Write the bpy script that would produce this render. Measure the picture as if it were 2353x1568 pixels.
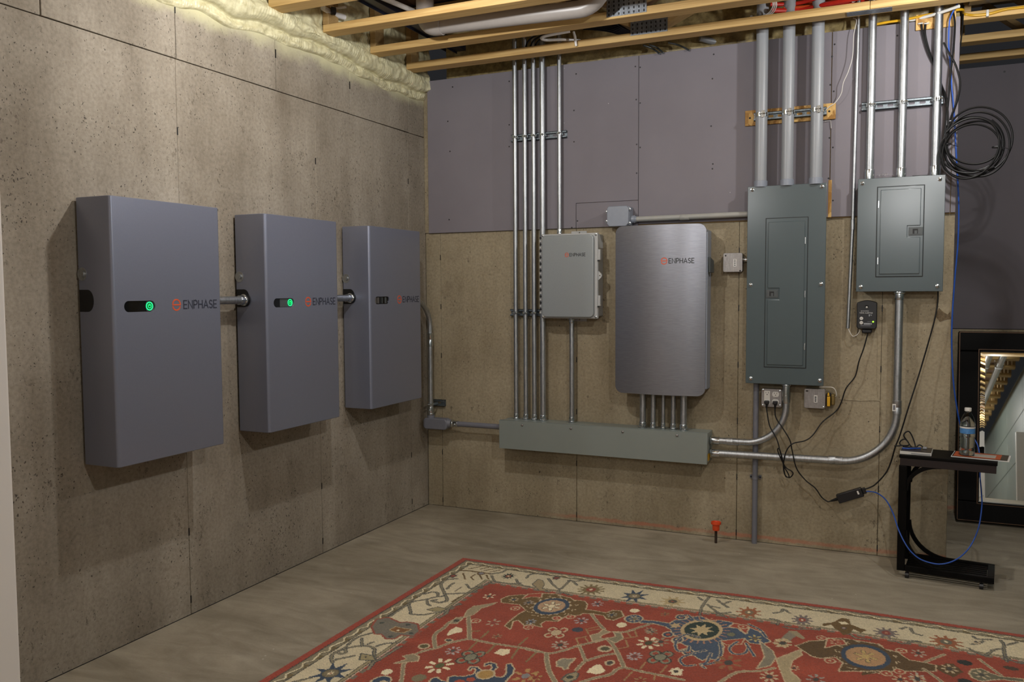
import bpy, bmesh, math, random
import numpy as np
from mathutils import Vector, Matrix, noise as mn
from mathutils.geometry import tessellate_polygon
random.seed(7); np.random.seed(7)
PI = math.pi
for o in list(bpy.data.objects): bpy.data.objects.remove(o)
SC = bpy.context.scene; COL = SC.collection

# ------------------------------------------------------------------ camera
CAM = np.array([2.727, -4.6938, 1.3856]); YAW, PITCH, ROLL, FPX = -0.42576, 0.0608, -0.00529, 1941.92
W_, H_ = 2353, 1568
def _rot():
    cy, sy, cp, sp = math.cos(YAW), math.sin(YAW), math.cos(PITCH), math.sin(PITCH)
    d = np.array([sy*cp, cy*cp, -sp]); r = np.array([cy, -sy, 0.]); u = np.cross(r, d)
    c, s = math.cos(ROLL), math.sin(ROLL)
    return np.array([c*r+s*u, -s*r+c*u, d])
ROT = _rot()
cd = bpy.data.cameras.new('camera'); cam = bpy.data.objects.new('camera', cd); COL.objects.link(cam)
mw = Matrix.Identity(4)
for i in range(3):
    mw[i][0] = ROT[0][i]; mw[i][1] = ROT[1][i]; mw[i][2] = -ROT[2][i]; mw[i][3] = CAM[i]
cam.matrix_world = mw
cd.sensor_width = 36; cd.lens = FPX/W_*36; cd.clip_start = .05
SC.camera = cam
def at(px, py, ax, v):
    """world point where the sight line of a photograph pixel meets the plane ax = v"""
    d = np.array([(px-W_/2)/FPX, -(py-H_/2)/FPX, 1.]) @ ROT
    i = 'xyz'.index(ax); t = (v-CAM[i])/d[i]
    return Vector(CAM+t*d)
def Y(px, py, y=0.): return at(px, py, 'y', y)
def path(pts, y=0.):
    """pixel list on a plane y (a number, or one per point)"""
    return [Y(p[0], p[1], p[2] if len(p) > 2 else y) for p in pts]

# ------------------------------------------------------------------ light
w = bpy.data.worlds.new('world'); SC.world = w; w.use_nodes = True
w.node_tree.nodes['Background'].inputs[0].default_value = (.8, .82, .9, 1)
w.node_tree.nodes['Background'].inputs[1].default_value = .02
def point_light(name, loc, power, col=(1, 1.0, 1.0), r=.03):
    l = bpy.data.lights.new(name, 'POINT'); l.energy = power; l.color = col; l.shadow_soft_size = r
    o = bpy.data.objects.new(name, l); COL.objects.link(o); o.location = loc
point_light('point_light', (1.0, -1.97, 2.56), 50)
point_light('point_light', (3.1, -3.25, 2.54), 60)
point_light('point_light', (3.05, -.85, 2.57), 33)
point_light('point_light', (2.85, -7.6, 2.5), 95, r=.12)
point_light('point_light', (.9, -6.4, 2.5), 45)  # added fill lamp, unseen, brightens the room behind the camera
SC.view_settings.view_transform = 'Standard'; SC.view_settings.look = 'None'
SC.view_settings.exposure = 0.0; SC.view_settings.gamma = 1.0
SC.view_settings.use_curve_mapping = False

# ------------------------------------------------------------------ materials
def lin(h):
    h = h.lstrip('#'); out = []
    for i in (0, 2, 4):
        c = int(h[i:i+2], 16)/255
        out.append(c/12.92 if c <= .04045 else ((c+.055)/1.055)**2.4)
    return tuple(out)+(1.,)
class NT:
    def __init__(s, name):
        s.m = bpy.data.materials.new(name); s.m.use_nodes = True; s.t = s.m.node_tree
        s.b = s.t.nodes['Principled BSDF']; s.pos = None
    def n(s, typ, **kw):
        nd = s.t.nodes.new(typ)
        for k, v in kw.items(): setattr(nd, k, v)
        return nd
    def set(s, sock, v):
        if hasattr(v, 'is_output') or isinstance(v, bpy.types.NodeSocket): s.t.links.new(v, sock)
        else: sock.default_value = v
    def P(s):
        if s.pos is None: s.pos = s.n('ShaderNodeNewGeometry').outputs['Position']
        return s.pos
    def scaled(s, sc, vec=None):
        m = s.n('ShaderNodeMapping'); m.inputs['Scale'].default_value = sc; s.set(m.inputs['Vector'], vec or s.P()); return m.outputs[0]
    def noise(s, scale, detail=4, rough=.55, vec=None, dist=0):
        nd = s.n('ShaderNodeTexNoise'); nd.inputs['Scale'].default_value = scale; nd.inputs['Detail'].default_value = detail
        nd.inputs['Roughness'].default_value = rough; nd.inputs['Distortion'].default_value = dist
        s.set(nd.inputs['Vector'], vec or s.P()); return nd.outputs['Fac']
    def ramp(s, f, stops):
        r = s.n('ShaderNodeValToRGB'); s.set(r.inputs[0], f); e = r.color_ramp.elements
        while len(e) < len(stops): e.new(.5)
        for x, (p, c) in zip(e, stops): x.position = p; x.color = c if len(c) == 4 else (*c, 1)
        return r.outputs[0]
    def mix(s, f, a, b, mode='MIX'):
        m = s.n('ShaderNodeMix', data_type='RGBA', blend_type=mode)
        s.set(m.inputs[0], f); s.set(m.inputs[6], a); s.set(m.inputs[7], b); return m.outputs[2]
    def math(s, op, a, b=0., clamp=False):
        m = s.n('ShaderNodeMath', operation=op, use_clamp=clamp); s.set(m.inputs[0], a); s.set(m.inputs[1], b); return m.outputs[0]
    def smooth(s, v, lo, hi):
        m = s.n('ShaderNodeMapRange', interpolation_type='SMOOTHSTEP'); s.set(m.inputs[0], v)
        m.inputs[1].default_value = lo; m.inputs[2].default_value = hi; return m.outputs[0]
    def bump(s, h, strength=.3, dist=.002):
        b = s.n('ShaderNodeBump'); b.inputs['Strength'].default_value = strength; b.inputs['Distance'].default_value = dist
        s.set(b.inputs['Height'], h); s.t.links.new(b.outputs[0], s.b.inputs['Normal'])
    def out(s, col=None, rough=None, metal=None):
        if col is not None: s.set(s.b.inputs['Base Color'], col)
        if rough is not None: s.set(s.b.inputs['Roughness'], rough)
        if metal is not None: s.set(s.b.inputs['Metallic'], metal)
        return s.m
def plain(name, c, rough=.5, metal=0., var=.06, scale=40, bump=0., spec=None):
    t = NT(name); a = lin(c); f = t.noise(scale, 3)
    lo = tuple(x*(1-var) for x in a[:3])+(1,); hi = tuple(min(1, x*(1+var)) for x in a[:3])+(1,)
    if bump: t.bump(f, bump)
    if spec is not None: t.b.inputs['Specular IOR Level'].default_value = spec
    return t.out(t.ramp(f, [(.3, lo), (.7, hi)]), rough, metal)
def concrete(name, dark, light, spray=False, chalk=False, hole=1.0, stain='#615444'):
    t = NT(name)
    big = t.noise(1.6, 5, .6); mid = t.noise(9, 6, .65); fine = t.noise(70, 4, .6)
    streak = t.noise(3.2, 5, .6, t.scaled((1, 1, .18)))
    c = t.ramp(t.math('ADD', t.math('MULTIPLY', big, .5), t.math('MULTIPLY', streak, .5)), [(.36, lin(dark)), (.62, lin(light))])
    c = t.mix(t.smooth(mid, .5, .78), c, lin(stain)) if False else t.mix(t.math('MULTIPLY', t.smooth(mid, .5, .8), .3), c, lin(stain))
    c = t.mix(.6, c, t.ramp(fine, [(.3, (.58, .56, .54, 1)), (.62, (1, 1, 1, 1))]), 'MULTIPLY')
    wob = t.n('ShaderNodeTexNoise'); wob.inputs['Scale'].default_value = 60; wob.inputs['Detail'].default_value = 2; t.set(wob.inputs['Vector'], t.P())
    off = t.n('ShaderNodeVectorMath', operation='MULTIPLY_ADD'); t.set(off.inputs[0], wob.outputs['Color']); off.inputs[1].default_value = (.02, .02, .026); t.set(off.inputs[2], t.P())
    pv = off.outputs[0]
    dens = t.noise(2.3, 3, .6)
    holes = None
    for sc, r0, lo in ((24, .11, .82), (58, .22, .70), (140, .36, .58)):
        v = t.n('ShaderNodeTexVoronoi'); v.inputs['Scale'].default_value = sc; t.set(v.inputs['Vector'], t.scaled((1, 1, .7), pv))
        sep = t.n('ShaderNodeSeparateColor'); t.set(sep.inputs[0], v.outputs['Color'])
        g = t.math('MULTIPLY', t.math('SUBTRACT', t.math('ADD', sep.outputs[0], t.math('MULTIPLY', t.math('SUBTRACT', dens, .5), .9)), lo), r0/(1-lo)*hole)
        h = t.smooth(t.math('SUBTRACT', g, v.outputs['Distance']), -.03, .05)
        holes = h if holes is None else t.math('MAXIMUM', holes, h)
    # ragged pitted patches where the paste is missing
    pit = t.math('MULTIPLY', t.smooth(t.noise(7, 3, .5, t.scaled((1, 1, .6))), .56, .66), t.smooth(t.noise(55, 5, .7, t.scaled((1, 1, .55), pv)), .56, .62))
    c = t.mix(t.math('MULTIPLY', pit, .6), c, lin('#4a4034'))
    c = t.mix(t.math('MULTIPLY', holes, .8), c, lin('#2e2720'))
    if spray:
        sep = t.n('ShaderNodeSeparateXYZ'); t.set(sep.inputs[0], t.P())
        zz = t.math('ADD', sep.outputs[2], t.math('MULTIPLY', t.math('SUBTRACT', t.noise(4, 4), .5), .16))
        c = t.mix(t.smooth(zz, 2.50, 2.60), c, lin('#c3be98'))
    if chalk:
        sep = t.n('ShaderNodeSeparateXYZ'); t.set(sep.inputs[0], t.P())
        zz = t.math('ADD', sep.outputs[2], t.math('MULTIPLY', t.math('SUBTRACT', t.noise(14, 4), .5), .03))
        band = t.math('MULTIPLY', t.smooth(zz, .012, .022), t.math('SUBTRACT', 1., t.smooth(zz, .03, .042)))
        band = t.math('MULTIPLY', band, t.smooth(sep.outputs[0], .7, 1.1))
        c = t.mix(t.math('MULTIPLY', band, t.math('MULTIPLY', t.noise(6, 3), .9)), c, lin('#b8664c'))
    t.bump(t.math('SUBTRACT', t.math('MULTIPLY', fine, .25), holes), .5, .003)
    return t.out(c, .85)
M = {}
M['conc_l'] = concrete('concrete_left', '#786e5f', '#a49b8c', spray=True)
M['conc_b'] = concrete('concrete_back', '#84775e', '#ada187', chalk=True, hole=.6)
def floor_mat():
    t = NT('floor_concrete')
    a = t.noise(1.1, 6, .6, dist=.8); b = t.noise(5, 6, .6, t.scaled((.5, 1.6, 1)), dist=1.5); f = t.noise(120, 3)
    c = t.ramp(t.math('ADD', t.math('MULTIPLY', a, .55), t.math('MULTIPLY', b, .45)), [(.34, lin('#786f5d')), (.64, lin('#aba28f'))])
    c = t.mix(.3, c, t.ramp(f, [(.3, (.7, .7, .68, 1)), (.7, (1, 1, 1, 1))]), 'MULTIPLY')
    v = t.n('ShaderNodeTexVoronoi'); v.inputs['Scale'].default_value = 9; t.set(v.inputs['Vector'], t.P())
    c = t.mix(t.math('MULTIPLY', t.math('LESS_THAN', v.outputs['Distance'], .035), .6), c, lin('#c9c3b8'))
    t.bump(t.math('ADD', b, t.math('MULTIPLY', f, .2)), .12, .004)
    return t.out(c, t.math('ADD', .5, t.math('MULTIPLY', b, .25)))
M['floor'] = floor_mat()
def drywall_mat():
    t = NT('purple_drywall'); a = t.noise(1.4, 4); f = t.noise(220, 2)
    v = t.n('ShaderNodeTexVoronoi'); v.inputs['Scale'].default_value = 11; t.set(v.inputs['Vector'], t.P())
    c = t.ramp(a, [(.3, lin('#757076')), (.7, lin('#7f7a80'))])
    scuff = t.math('MULTIPLY', t.math('LESS_THAN', v.outputs['Distance'], .03), t.smooth(t.noise(3, 2), .5, .6))
    c = t.mix(t.math('MULTIPLY', scuff, .7), c, lin('#c4bec4'))
    t.bump(f, .06, .001)
    return t.out(c, .8)
M['drywall'] = drywall_mat()
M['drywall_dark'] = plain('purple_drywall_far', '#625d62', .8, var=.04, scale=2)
M['white_wall'] = plain('white_paint', '#dcd6d0', .6, var=.02, scale=3)
M['gypsum'] = plain('gypsum_core', '#cfccc6', .9)
M['greengrey'] = plain('grey_green_board', '#626a63', .5, var=.08, scale=1.5)
def wood_mat(name, a, b, ax=(.35, 9, 9), knot=True, kc='#5f3a1a'):
    t = NT(name); oc = t.n('ShaderNodeTexCoord').outputs['Object']
    g = t.noise(3.5, 6, .6, t.scaled(ax, oc), dist=1.2); g2 = t.noise(16, 4, .6, t.scaled((ax[0]*.6, ax[1], ax[2]), oc)); big = t.noise(.9, 3, vec=oc)
    c = t.ramp(t.math('ADD', t.math('MULTIPLY', g, .6), t.math('MULTIPLY', g2, .4)), [(.33, lin(a)), (.66, lin(b))])
    c = t.mix(t.math('MULTIPLY', t.smooth(big, .5, .75), .35), c, lin(a))
    if knot:
        v = t.n('ShaderNodeTexVoronoi'); v.inputs['Scale'].default_value = 3.2; t.set(v.inputs['Vector'], t.scaled((1, 2.2, 2.2), oc))
        c = t.mix(t.math('MULTIPLY', t.math('SUBTRACT', 1., t.smooth(v.outputs['Distance'], .03, .075)), .85), c, lin(kc))
    t.bump(g2, .1, .002)
    return t.out(c, .65)
M['pine'] = wood_mat('pine_lumber', '#ab8449', '#dbba7c')
M['pine_web'] = wood_mat('pine_web', '#8f7145', '#b0925f')
def osb_mat(name, a, b, sc=26):
    t = NT(name); v = t.n('ShaderNodeTexVoronoi'); v.inputs['Scale'].default_value = sc; t.set(v.inputs['Vector'], t.scaled((1, .45, .45)))
    sep = t.n('ShaderNodeSeparateColor'); t.set(sep.inputs[0], v.outputs['Color'])
    c = t.ramp(t.math('ADD', t.math('MULTIPLY', sep.outputs[0], .6), t.math('MULTIPLY', t.noise(50, 4), .4)), [(.25, lin(a)), (.75, lin(b))])
    t.bump(sep.outputs[1], .15, .002)
    return t.out(c, .7)
M['osb'] = osb_mat('osb_strip', '#9a6e30', '#d8b06c', 45)
M['subfloor'] = osb_mat('subfloor_osb', '#54402f', '#7a5d46', 12)
def foam_mat(name, a, b, shine=.4):
    t = NT(name); f = t.noise(30, 5, .65); g = t.noise(110, 3)
    t.bump(t.math('ADD', f, t.math('MULTIPLY', g, .3)), .35, .006)
    return t.out(t.ramp(f, [(.3, lin(a)), (.7, lin(b))]), shine)
M['foam'] = foam_mat('spray_foam', '#b5ad86', '#dad4b0', .42)
M['batt'] = foam_mat('insulation_batt', '#6e6040', '#b09d6c', .45)
def metal_mat(name, a, b, rough, scale=(6, 6, 1), metal=1., r2=.12):
    t = NT(name); f = t.noise(20, 4, .6, t.scaled(scale)); sp = t.noise(130, 2)
    c = t.ramp(t.math('ADD', t.math('MULTIPLY', f, .7), t.math('MULTIPLY', sp, .3)), [(.35, lin(a)), (.65, lin(b))])
    return t.out(c, t.math('ADD', rough, t.math('MULTIPLY', f, r2)), metal)
M['emt'] = metal_mat('galvanised_conduit', '#a2a5a8', '#c2c6c9', .36)
M['zinc'] = metal_mat('zinc_fitting', '#b9c0c4', '#d5dadd', .16)
M['strut'] = metal_mat('galvanised_strut', '#6b7377', '#8b9398', .48)
M['plate'] = metal_mat('truss_plate', '#71757a', '#979ca1', .42)
M['steelbox'] = metal_mat('sheet_steel', '#8e8a88', '#a5a2a0', .45, r2=.1)
M['pvc'] = plain('grey_pvc', '#8f9296', .38, var=.03, scale=6)
M['pvc_box'] = plain('grey_pvc_box', '#868c97', .4, var=.03)
M['pvc_old'] = plain('weathered_pvc', '#a09f99', .5, var=.06, scale=12)
M['pvc_duct'] = plain('warm_grey_pvc', '#9d9690', .35, var=.03)
M['pvc_dark'] = plain('slate_pvc', '#6e6f77', .45, var=.03)
M['panel'] = plain('panel_grey_paint', '#4e595c', .2, var=.025, scale=5)
M['trough'] = plain('trough_grey_paint', '#838a85', .38, var=.025, scale=4)
M['batt_shell'] = plain('battery_silver_grey_paint', '#8d91a2', .33, metal=.6, var=.02, scale=200)
def brushed():
    t = NT('brushed_aluminium'); f = t.noise(40, 3, .6, t.scaled((.6, 1, 9)))
    t.bump(t.noise(3, 2, .5, t.scaled((1, 1, 330))), .1, .001)
    return t.out(t.ramp(f, [(.3, lin('#8b8c94')), (.7, lin('#989aa2'))]), .3, .8)
M['brushed'] = brushed()
M['comb_door'] = plain('combiner_door_grey', '#9aa0a2', .32, metal=.4, var=.02, scale=120)
M['comb_body'] = plain('combiner_body_plastic', '#aeafae', .45, var=.03)
M['black'] = plain('black_plastic', '#17171a', .38, var=.1)
M['dark'] = plain('recess_dark', '#0d0d0e', .5)
M['gloss_black'] = plain('black_window', '#0b0c0c', .06)
M['rubber'] = plain('black_cable_jacket', '#0c0c0d', .45, var=.1, spec=.3)
M['ink'] = plain('printed_dark_ink', '#2c2f3d', .5)
M['ink_black'] = plain('printed_black_ink', '#222426', .5)
M['logo'] = plain('printed_orange_ink', '#d8562b', .5)
M['white'] = plain('white_plastic', '#d2cfc8', .4, var=.03)
M['white_gloss'] = plain('white_pvc', '#d9d6d2', .3, var=.03)
M['label'] = plain('paper_label', '#d8d6d2', .6, var=.03)
M['gray_print'] = plain('grey_print', '#8f9296', .6)
M['latch'] = plain('latch_plastic', '#4a4f50', .4)
M['blue'] = plain('blue_cable_jacket', '#2450a8', .4, var=.08)
M['red'] = plain('red_tubing', '#b8281c', .35, var=.08)
M['orange_tube'] = plain('orange_tubing', '#b8461c', .35, var=.08)
M['yellow'] = plain('yellow_jacket', '#d3a018', .4, var=.06)
M['copper'] = plain('copper_winding', '#7d6a3c', .4, metal=.4)
M['rust'] = plain('rusty_rebar', '#3a2c22', .8, metal=.3, var=.2, bump=.4)
M['orange'] = plain('orange_cap', '#d8481c', .45, var=.04)
M['darkwood'] = wood_mat('espresso_wood', '#120806', '#200e0b', knot=False)
M['ebony'] = plain('black_lacquer', '#080706', .55, var=.15, spec=.1)
M['gilt'] = plain('dull_gilt_beading', '#4a3420', .45, metal=.5, var=.25)
M['paper_orange'] = plain('orange_print', '#b5562e', .5, var=.05)
M['paper_dark'] = plain('dark_print', '#2c2724', .35)
M['paper_grey'] = plain('grey_print_paper', '#aaa49a', .5)
M['roll'] = plain('grey_roll', '#7f7d78', .85, var=.05)
M['clear'] = None
def glass(name, col, ior, rough=.02):
    t = NT(name); t.b.inputs['Transmission Weight'].default_value = 1.; t.b.inputs['IOR'].default_value = ior
    return t.out(lin(col), rough)
M['pet'] = glass('clear_pet', '#f2f4f4', 1.35); M['water'] = glass('water', '#fafcfc', 1.33, 0.)
def film():
    t = NT('clear_film'); t.b.inputs['Transmission Weight'].default_value = .9; t.b.inputs['IOR'].default_value = 1.15
    t.bump(t.noise(60, 3), .6, .01); return t.out(lin('#f4f4f4'), .12)
M['film'] = film()
def mirror_mat():
    t = NT('mirror_silver'); return t.out(lin('#dfe3e1'), .015, 1.)
M['mirror'] = mirror_mat()
def emit(name, col, s):
    t = NT(name); t.b.inputs['Emission Color'].default_value = lin(col); t.b.inputs['Emission Strength'].default_value = s
    return t.out(lin(col), .5)
M['led'] = emit('green_light', '#1fe08a', 1.1); M['led2'] = emit('green_lamp', '#9cf03a', 1.6)
def rug_mat():
    t = NT('rug_wool'); a = t.n('ShaderNodeAttribute'); a.attribute_name = 'Col'
    f = t.noise(420, 2); g = t.noise(14, 4)
    c = t.mix(.3, a.outputs['Color'], t.ramp(f, [(.25, (.62, .62, .62, 1)), (.75, (1, 1, 1, 1))]), 'MULTIPLY')
    c = t.mix(.4, c, t.ramp(g, [(.3, (.78, .76, .74, 1)), (.7, (1, 1, 1, 1))]), 'MULTIPLY')
    t.b.inputs['Sheen Weight'].default_value = .15
    t.bump(f, .5, .004)
    return t.out(c, .95)
M['rug'] = rug_mat()
# ------------------------------------------------------------------ mesh helpers
class MB:
    def __init__(s): s.v = []; s.f = []
    def add(s, vs, fs):
        k = len(s.v); s.v += [tuple(v) for v in vs]; s.f += [tuple(i+k for i in f) for f in fs]; return s
    def box(s, x0, x1, y0, y1, z0, z1, rot=None):
        vs = [Vector((x, y, z)) for x in (x0, x1) for y in (y0, y1) for z in (z0, z1)]
        if rot:
            c = Vector(((x0+x1)/2, (y0+y1)/2, (z0+z1)/2)); vs = [c+rot @ (v-c) for v in vs]
        return s.add(vs, [(0, 1, 3, 2), (4, 6, 7, 5), (0, 4, 5, 1), (2, 3, 7, 6), (0, 2, 6, 4), (1, 5, 7, 3)])
    def ring(s, p, a, b, r, n): return [p+(a*math.cos(2*PI*i/n)+b*math.sin(2*PI*i/n))*r for i in range(n)]
    def tube(s, pts, r, n=10, cap=True):
        pts = [Vector(p) for p in pts]; k = len(pts)
        rs = r if isinstance(r, (list, tuple)) else [r]*k
        T = [(pts[min(i+1, k-1)]-pts[max(i-1, 0)]).normalized() for i in range(k)]
        a = T[0].orthogonal().normalized(); vs = []; fs = []
        for i in range(k):
            a = (a-T[i]*a.dot(T[i])).normalized(); b = T[i].cross(a)
            vs += s.ring(pts[i], a, b, rs[i], n)
        for i in range(k-1):
            for j in range(n): fs.append((i*n+j, i*n+(j+1) % n, (i+1)*n+(j+1) % n, (i+1)*n+j))
        if cap: fs.append(tuple(range(n-1, -1, -1))); fs.append(tuple((k-1)*n+j for j in range(n)))
        return s.add(vs, fs)
    def cyl(s, p0, p1, r, n=20, r1=None): return s.tube([p0, p1], [r, r if r1 is None else r1], n)
    def lathe(s, p, d, prof, n=24):
        """profile of (radius, distance along d) from point p"""
        p = Vector(p); d = Vector(d).normalized(); a = d.orthogonal().normalized(); b = d.cross(a); vs = []; fs = []
        for r, h in prof: vs += s.ring(p+d*h, a, b, max(r, 1e-5), n)
        for i in range(len(prof)-1):
            for j in range(n): fs.append((i*n+j, i*n+(j+1) % n, (i+1)*n+(j+1) % n, (i+1)*n+j))
        fs.append(tuple(range(n-1, -1, -1))); fs.append(tuple((len(prof)-1)*n+j for j in range(n)))
        return s.add(vs, fs)
    def prism(s, pts, fr, d0, d1):
        """polygon in a frame (origin, ex, ey, en) pushed from d0 to d1 along en"""
        o, ex, ey, en = [Vector(q) for q in fr]; n = len(pts)
        vs = [o+ex*a+ey*b+en*d for d in (d0, d1) for a, b in pts]
        return s.add(vs, [tuple(range(n-1, -1, -1)), tuple(range(n, 2*n))]+[(i, (i+1) % n, n+(i+1) % n, n+i) for i in range(n)])
    def holed(s, outer, holes, fr, d0, d1, back=True):
        o, ex, ey, en = [Vector(q) for q in fr]
        loops = [outer]+holes; flat = [q for l in loops for q in l]; n = len(flat)
        tri = tessellate_polygon([[Vector((a, b, 0)) for a, b in l] for l in loops])
        vs = [o+ex*a+ey*b+en*d for d in (d0, d1) for a, b in flat]; fs = []
        for t in tri:
            a, b, c = [Vector((*flat[i], 0)) for i in t]
            if (b-a).cross(c-a).z < 0: t = (t[0], t[2], t[1])
            fs.append(tuple(i+n for i in t))
            if back: fs.append((t[0], t[2], t[1]))
        k = 0
        for l in loops:
            m = len(l)
            for i in range(m): fs.append((k+i, k+(i+1) % m, n+k+(i+1) % m, n+k+i))
            k += m
        return s.add(vs, fs)
    def ball(s, c, r, n=12, m=8, sc=(1, 1, 1)):
        c = Vector(c); vs = []; fs = []
        for i in range(m+1):
            t = PI*i/m
            for j in range(n):
                p = 2*PI*j/n; vs.append(c+Vector((math.sin(t)*math.cos(p)*r*sc[0], math.sin(t)*math.sin(p)*r*sc[1], math.cos(t)*r*sc[2])))
        for i in range(m):
            for j in range(n): fs.append((i*n+j, (i+1)*n+j, (i+1)*n+(j+1) % n, i*n+(j+1) % n))
        return s.add(vs, fs)
def FB(x=0, y=0, z=0): return ((x, y, z), (1, 0, 0), (0, 0, 1), (0, -1, 0))     # a face that looks at -y
def FL(x=0, y=0, z=0): return ((x, y, z), (0, 1, 0), (0, 0, 1), (1, 0, 0))      # a face that looks at +x
def rrect(x0, x1, y0, y1, r, n=5):
    pts = []
    for cx, cy, a in ((x1-r, y1-r, 0), (x0+r, y1-r, 90), (x0+r, y0+r, 180), (x1-r, y0+r, 270)):
        for i in range(n+1):
            t = math.radians(a+90*i/n); pts.append((cx+r*math.cos(t), cy+r*math.sin(t)))
    return pts
def circ(cx, cy, r, n=20): return [(cx+r*math.cos(2*PI*i/n), cy+r*math.sin(2*PI*i/n)) for i in range(n)]
def spline(pts, k=8):
    pts = [Vector(p) for p in pts]; out = []; n = len(pts)
    for i in range(n-1):
        p0, p1, p2, p3 = pts[max(i-1, 0)], pts[i], pts[i+1], pts[min(i+2, n-1)]
        for j in range(k):
            t = j/k; out.append(.5*((2*p1)+(p2-p0)*t+(2*p0-5*p1+4*p2-p3)*t*t+(3*p1-p0-3*p2+p3)*t**3))
    return out+[pts[-1]]
def bend(pts, r, k=10):
    """polyline with rounded corners"""
    pts = [Vector(p) for p in pts]; out = [pts[0]]
    for i in range(1, len(pts)-1):
        a, b, c = pts[i-1], pts[i], pts[i+1]; u = (a-b).normalized(); v = (c-b).normalized()
        ang = u.angle(v); rr = r[i-1] if isinstance(r, (list, tuple)) else r
        t = rr/math.tan(ang/2); m = (u+v).normalized(); cen = b+m*(rr/math.sin(ang/2)); s0 = b+u*t-cen; s1 = b+v*t-cen
        tot = s0.angle(s1); axis = s0.cross(s1).normalized()
        for j in range(k+1): out.append(cen+Matrix.Rotation(tot*j/k, 3, axis) @ s0)
    return out+[pts[-1]]
ORG = {}
def ob(name, m, mat, parent=None, label=None, cat=None, group=None, kind=None, bev=0., seg=2, org=None, angle=35):
    base = Vector(ORG.get(parent.name, (0, 0, 0))) if parent else Vector((0, 0, 0))
    if parent is None:
        if org is None:
            xs = [min(v[i] for v in m.v) for i in range(3)]; xe = [max(v[i] for v in m.v) for i in range(3)]
            org = ((xs[0]+xe[0])/2, (xs[1]+xe[1])/2, xs[2]) if kind != 'structure' else (0, 0, 0)
        base = Vector(org)
    me = bpy.data.meshes.new(name); me.from_pydata([Vector(v)-base for v in m.v], [], m.f); me.update()
    bm = bmesh.new(); bm.from_mesh(me); bmesh.ops.recalc_face_normals(bm, faces=bm.faces); bm.to_mesh(me); bm.free()
    me.polygons.foreach_set('use_smooth', [True]*len(me.polygons)); me.set_sharp_from_angle(angle=math.radians(angle))
    me.materials.append(M[mat] if isinstance(mat, str) else mat)
    o = bpy.data.objects.new(name, me); COL.objects.link(o)
    ORG[o.name] = base
    if parent: o.parent = parent
    else: o.location = base
    if bev:
        b = o.modifiers.new('bevel', 'BEVEL'); b.width = bev; b.segments = seg; b.limit_method = 'ANGLE'; b.angle_limit = .6; b.harden_normals = False
    if label: o['label'] = label
    if cat: o['category'] = cat
    if group: o['group'] = group
    if kind: o['kind'] = kind
    return o
def thing(name, label, cat, loc, group=None, kind=None):
    o = bpy.data.objects.new(name, None); COL.objects.link(o); o.location = loc; o.empty_display_size = .05; ORG[o.name] = Vector(loc)
    if label: o['label'] = label
    if cat: o['category'] = cat
    if group: o['group'] = group
    if kind: o['kind'] = kind
    return o
def copy_tree(o, parent=None):
    c = o.copy(); COL.objects.link(c); ORG[c.name] = ORG[o.name]
    if parent: c.parent = parent
    for ch in list(o.children): copy_tree(ch, c)
    return c
B = lambda *a: MB().box(*a)
# lettering drawn as strokes in a frame
def arc(cx, cy, rx, ry, a0, a1, n=10): return [(cx+rx*math.cos(math.radians(a0+(a1-a0)*i/n)), cy+ry*math.sin(math.radians(a0+(a1-a0)*i/n))) for i in range(n+1)]
GL = {'E': (.52, [[(.52, 1), (0, 1), (0, 0), (.52, 0)], [(0, .5), (.46, .5)]]),
      'N': (.66, [[(0, 0), (0, 1), (.66, 0), (.66, 1)]]),
      'P': (.56, [[(0, 0), (0, 1), (.3, 1)]+arc(.3, .73, .26, .27, 90, -90)+[(0, .46)]]),
      'H': (.64, [[(0, 0), (0, 1)], [(.64, 0), (.64, 1)], [(0, .5), (.64, .5)]]),
      'A': (.74, [[(0, 0), (.37, 1), (.74, 0)], [(.13, .33), (.61, .33)]]),
      'S': (.5, [arc(.25, .74, .23, .26, 30, 270, 12)+arc(.25, .25, .25, .25, 90, -150, 12)])}
def strokes(m, fr, pts, wd, d=.0006, ox=0, oy=0, sc=1):
    """one mitred ribbon of width wd along a polyline, a hair proud of the frame's plane"""
    P = [(ox+a*sc, oy+b*sc) for a, b in pts]; n = len(P); o, ex, ey, en = [Vector(q) for q in fr]; vs = []
    for i, (x, y) in enumerate(P):
        def unit(a, b):
            L = math.hypot(b[0]-a[0], b[1]-a[1]) or 1; return ((b[0]-a[0])/L, (b[1]-a[1])/L)
        u = unit(P[i-1], P[i]) if i else unit(P[0], P[1]); v = unit(P[i], P[i+1]) if i < n-1 else u
        mx, my = -(u[1]+v[1]), u[0]+v[0]; L = math.hypot(mx, my) or 1; mx, my = mx/L, my/L
        c = max(.45, mx*-u[1]+my*u[0]); k = wd/2/c; e = wd*.3*((i == n-1)-(i == 0))
        for s in (1, -1):
            for dp in (.0001, d): vs.append(o+ex*(x+s*mx*k+u[0]*e)+ey*(y+s*my*k+u[1]*e)+en*dp)
    fs = [(0, 1, 3, 2), (4*n-4, 4*n-2, 4*n-1, 4*n-3)]
    for i in range(n-1):
        a, c = 4*i, 4*i+4
        fs += [(a+1, c+1, c+3, a+3), (a, a+2, c+2, c), (a, c, c+1, a+1), (a+2, a+3, c+3, c+2)]
    m.add(vs, fs)
def lettering(fr, x, y, h, word, wd, gap=.24, width=None):
    m = MB(); tot = sum(GL[c][0] for c in word)+gap*(len(word)-1); k = (width/(tot*h)) if width else 1
    cx = x
    for c in word:
        wg, st = GL[c]
        for q, p in enumerate(st): strokes(m, fr, [(a*k, b) for a, b in p], wd, d=.0006+.00015*q, ox=cx, oy=y, sc=h)
        cx += (wg+gap)*h*k
    return m
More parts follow.
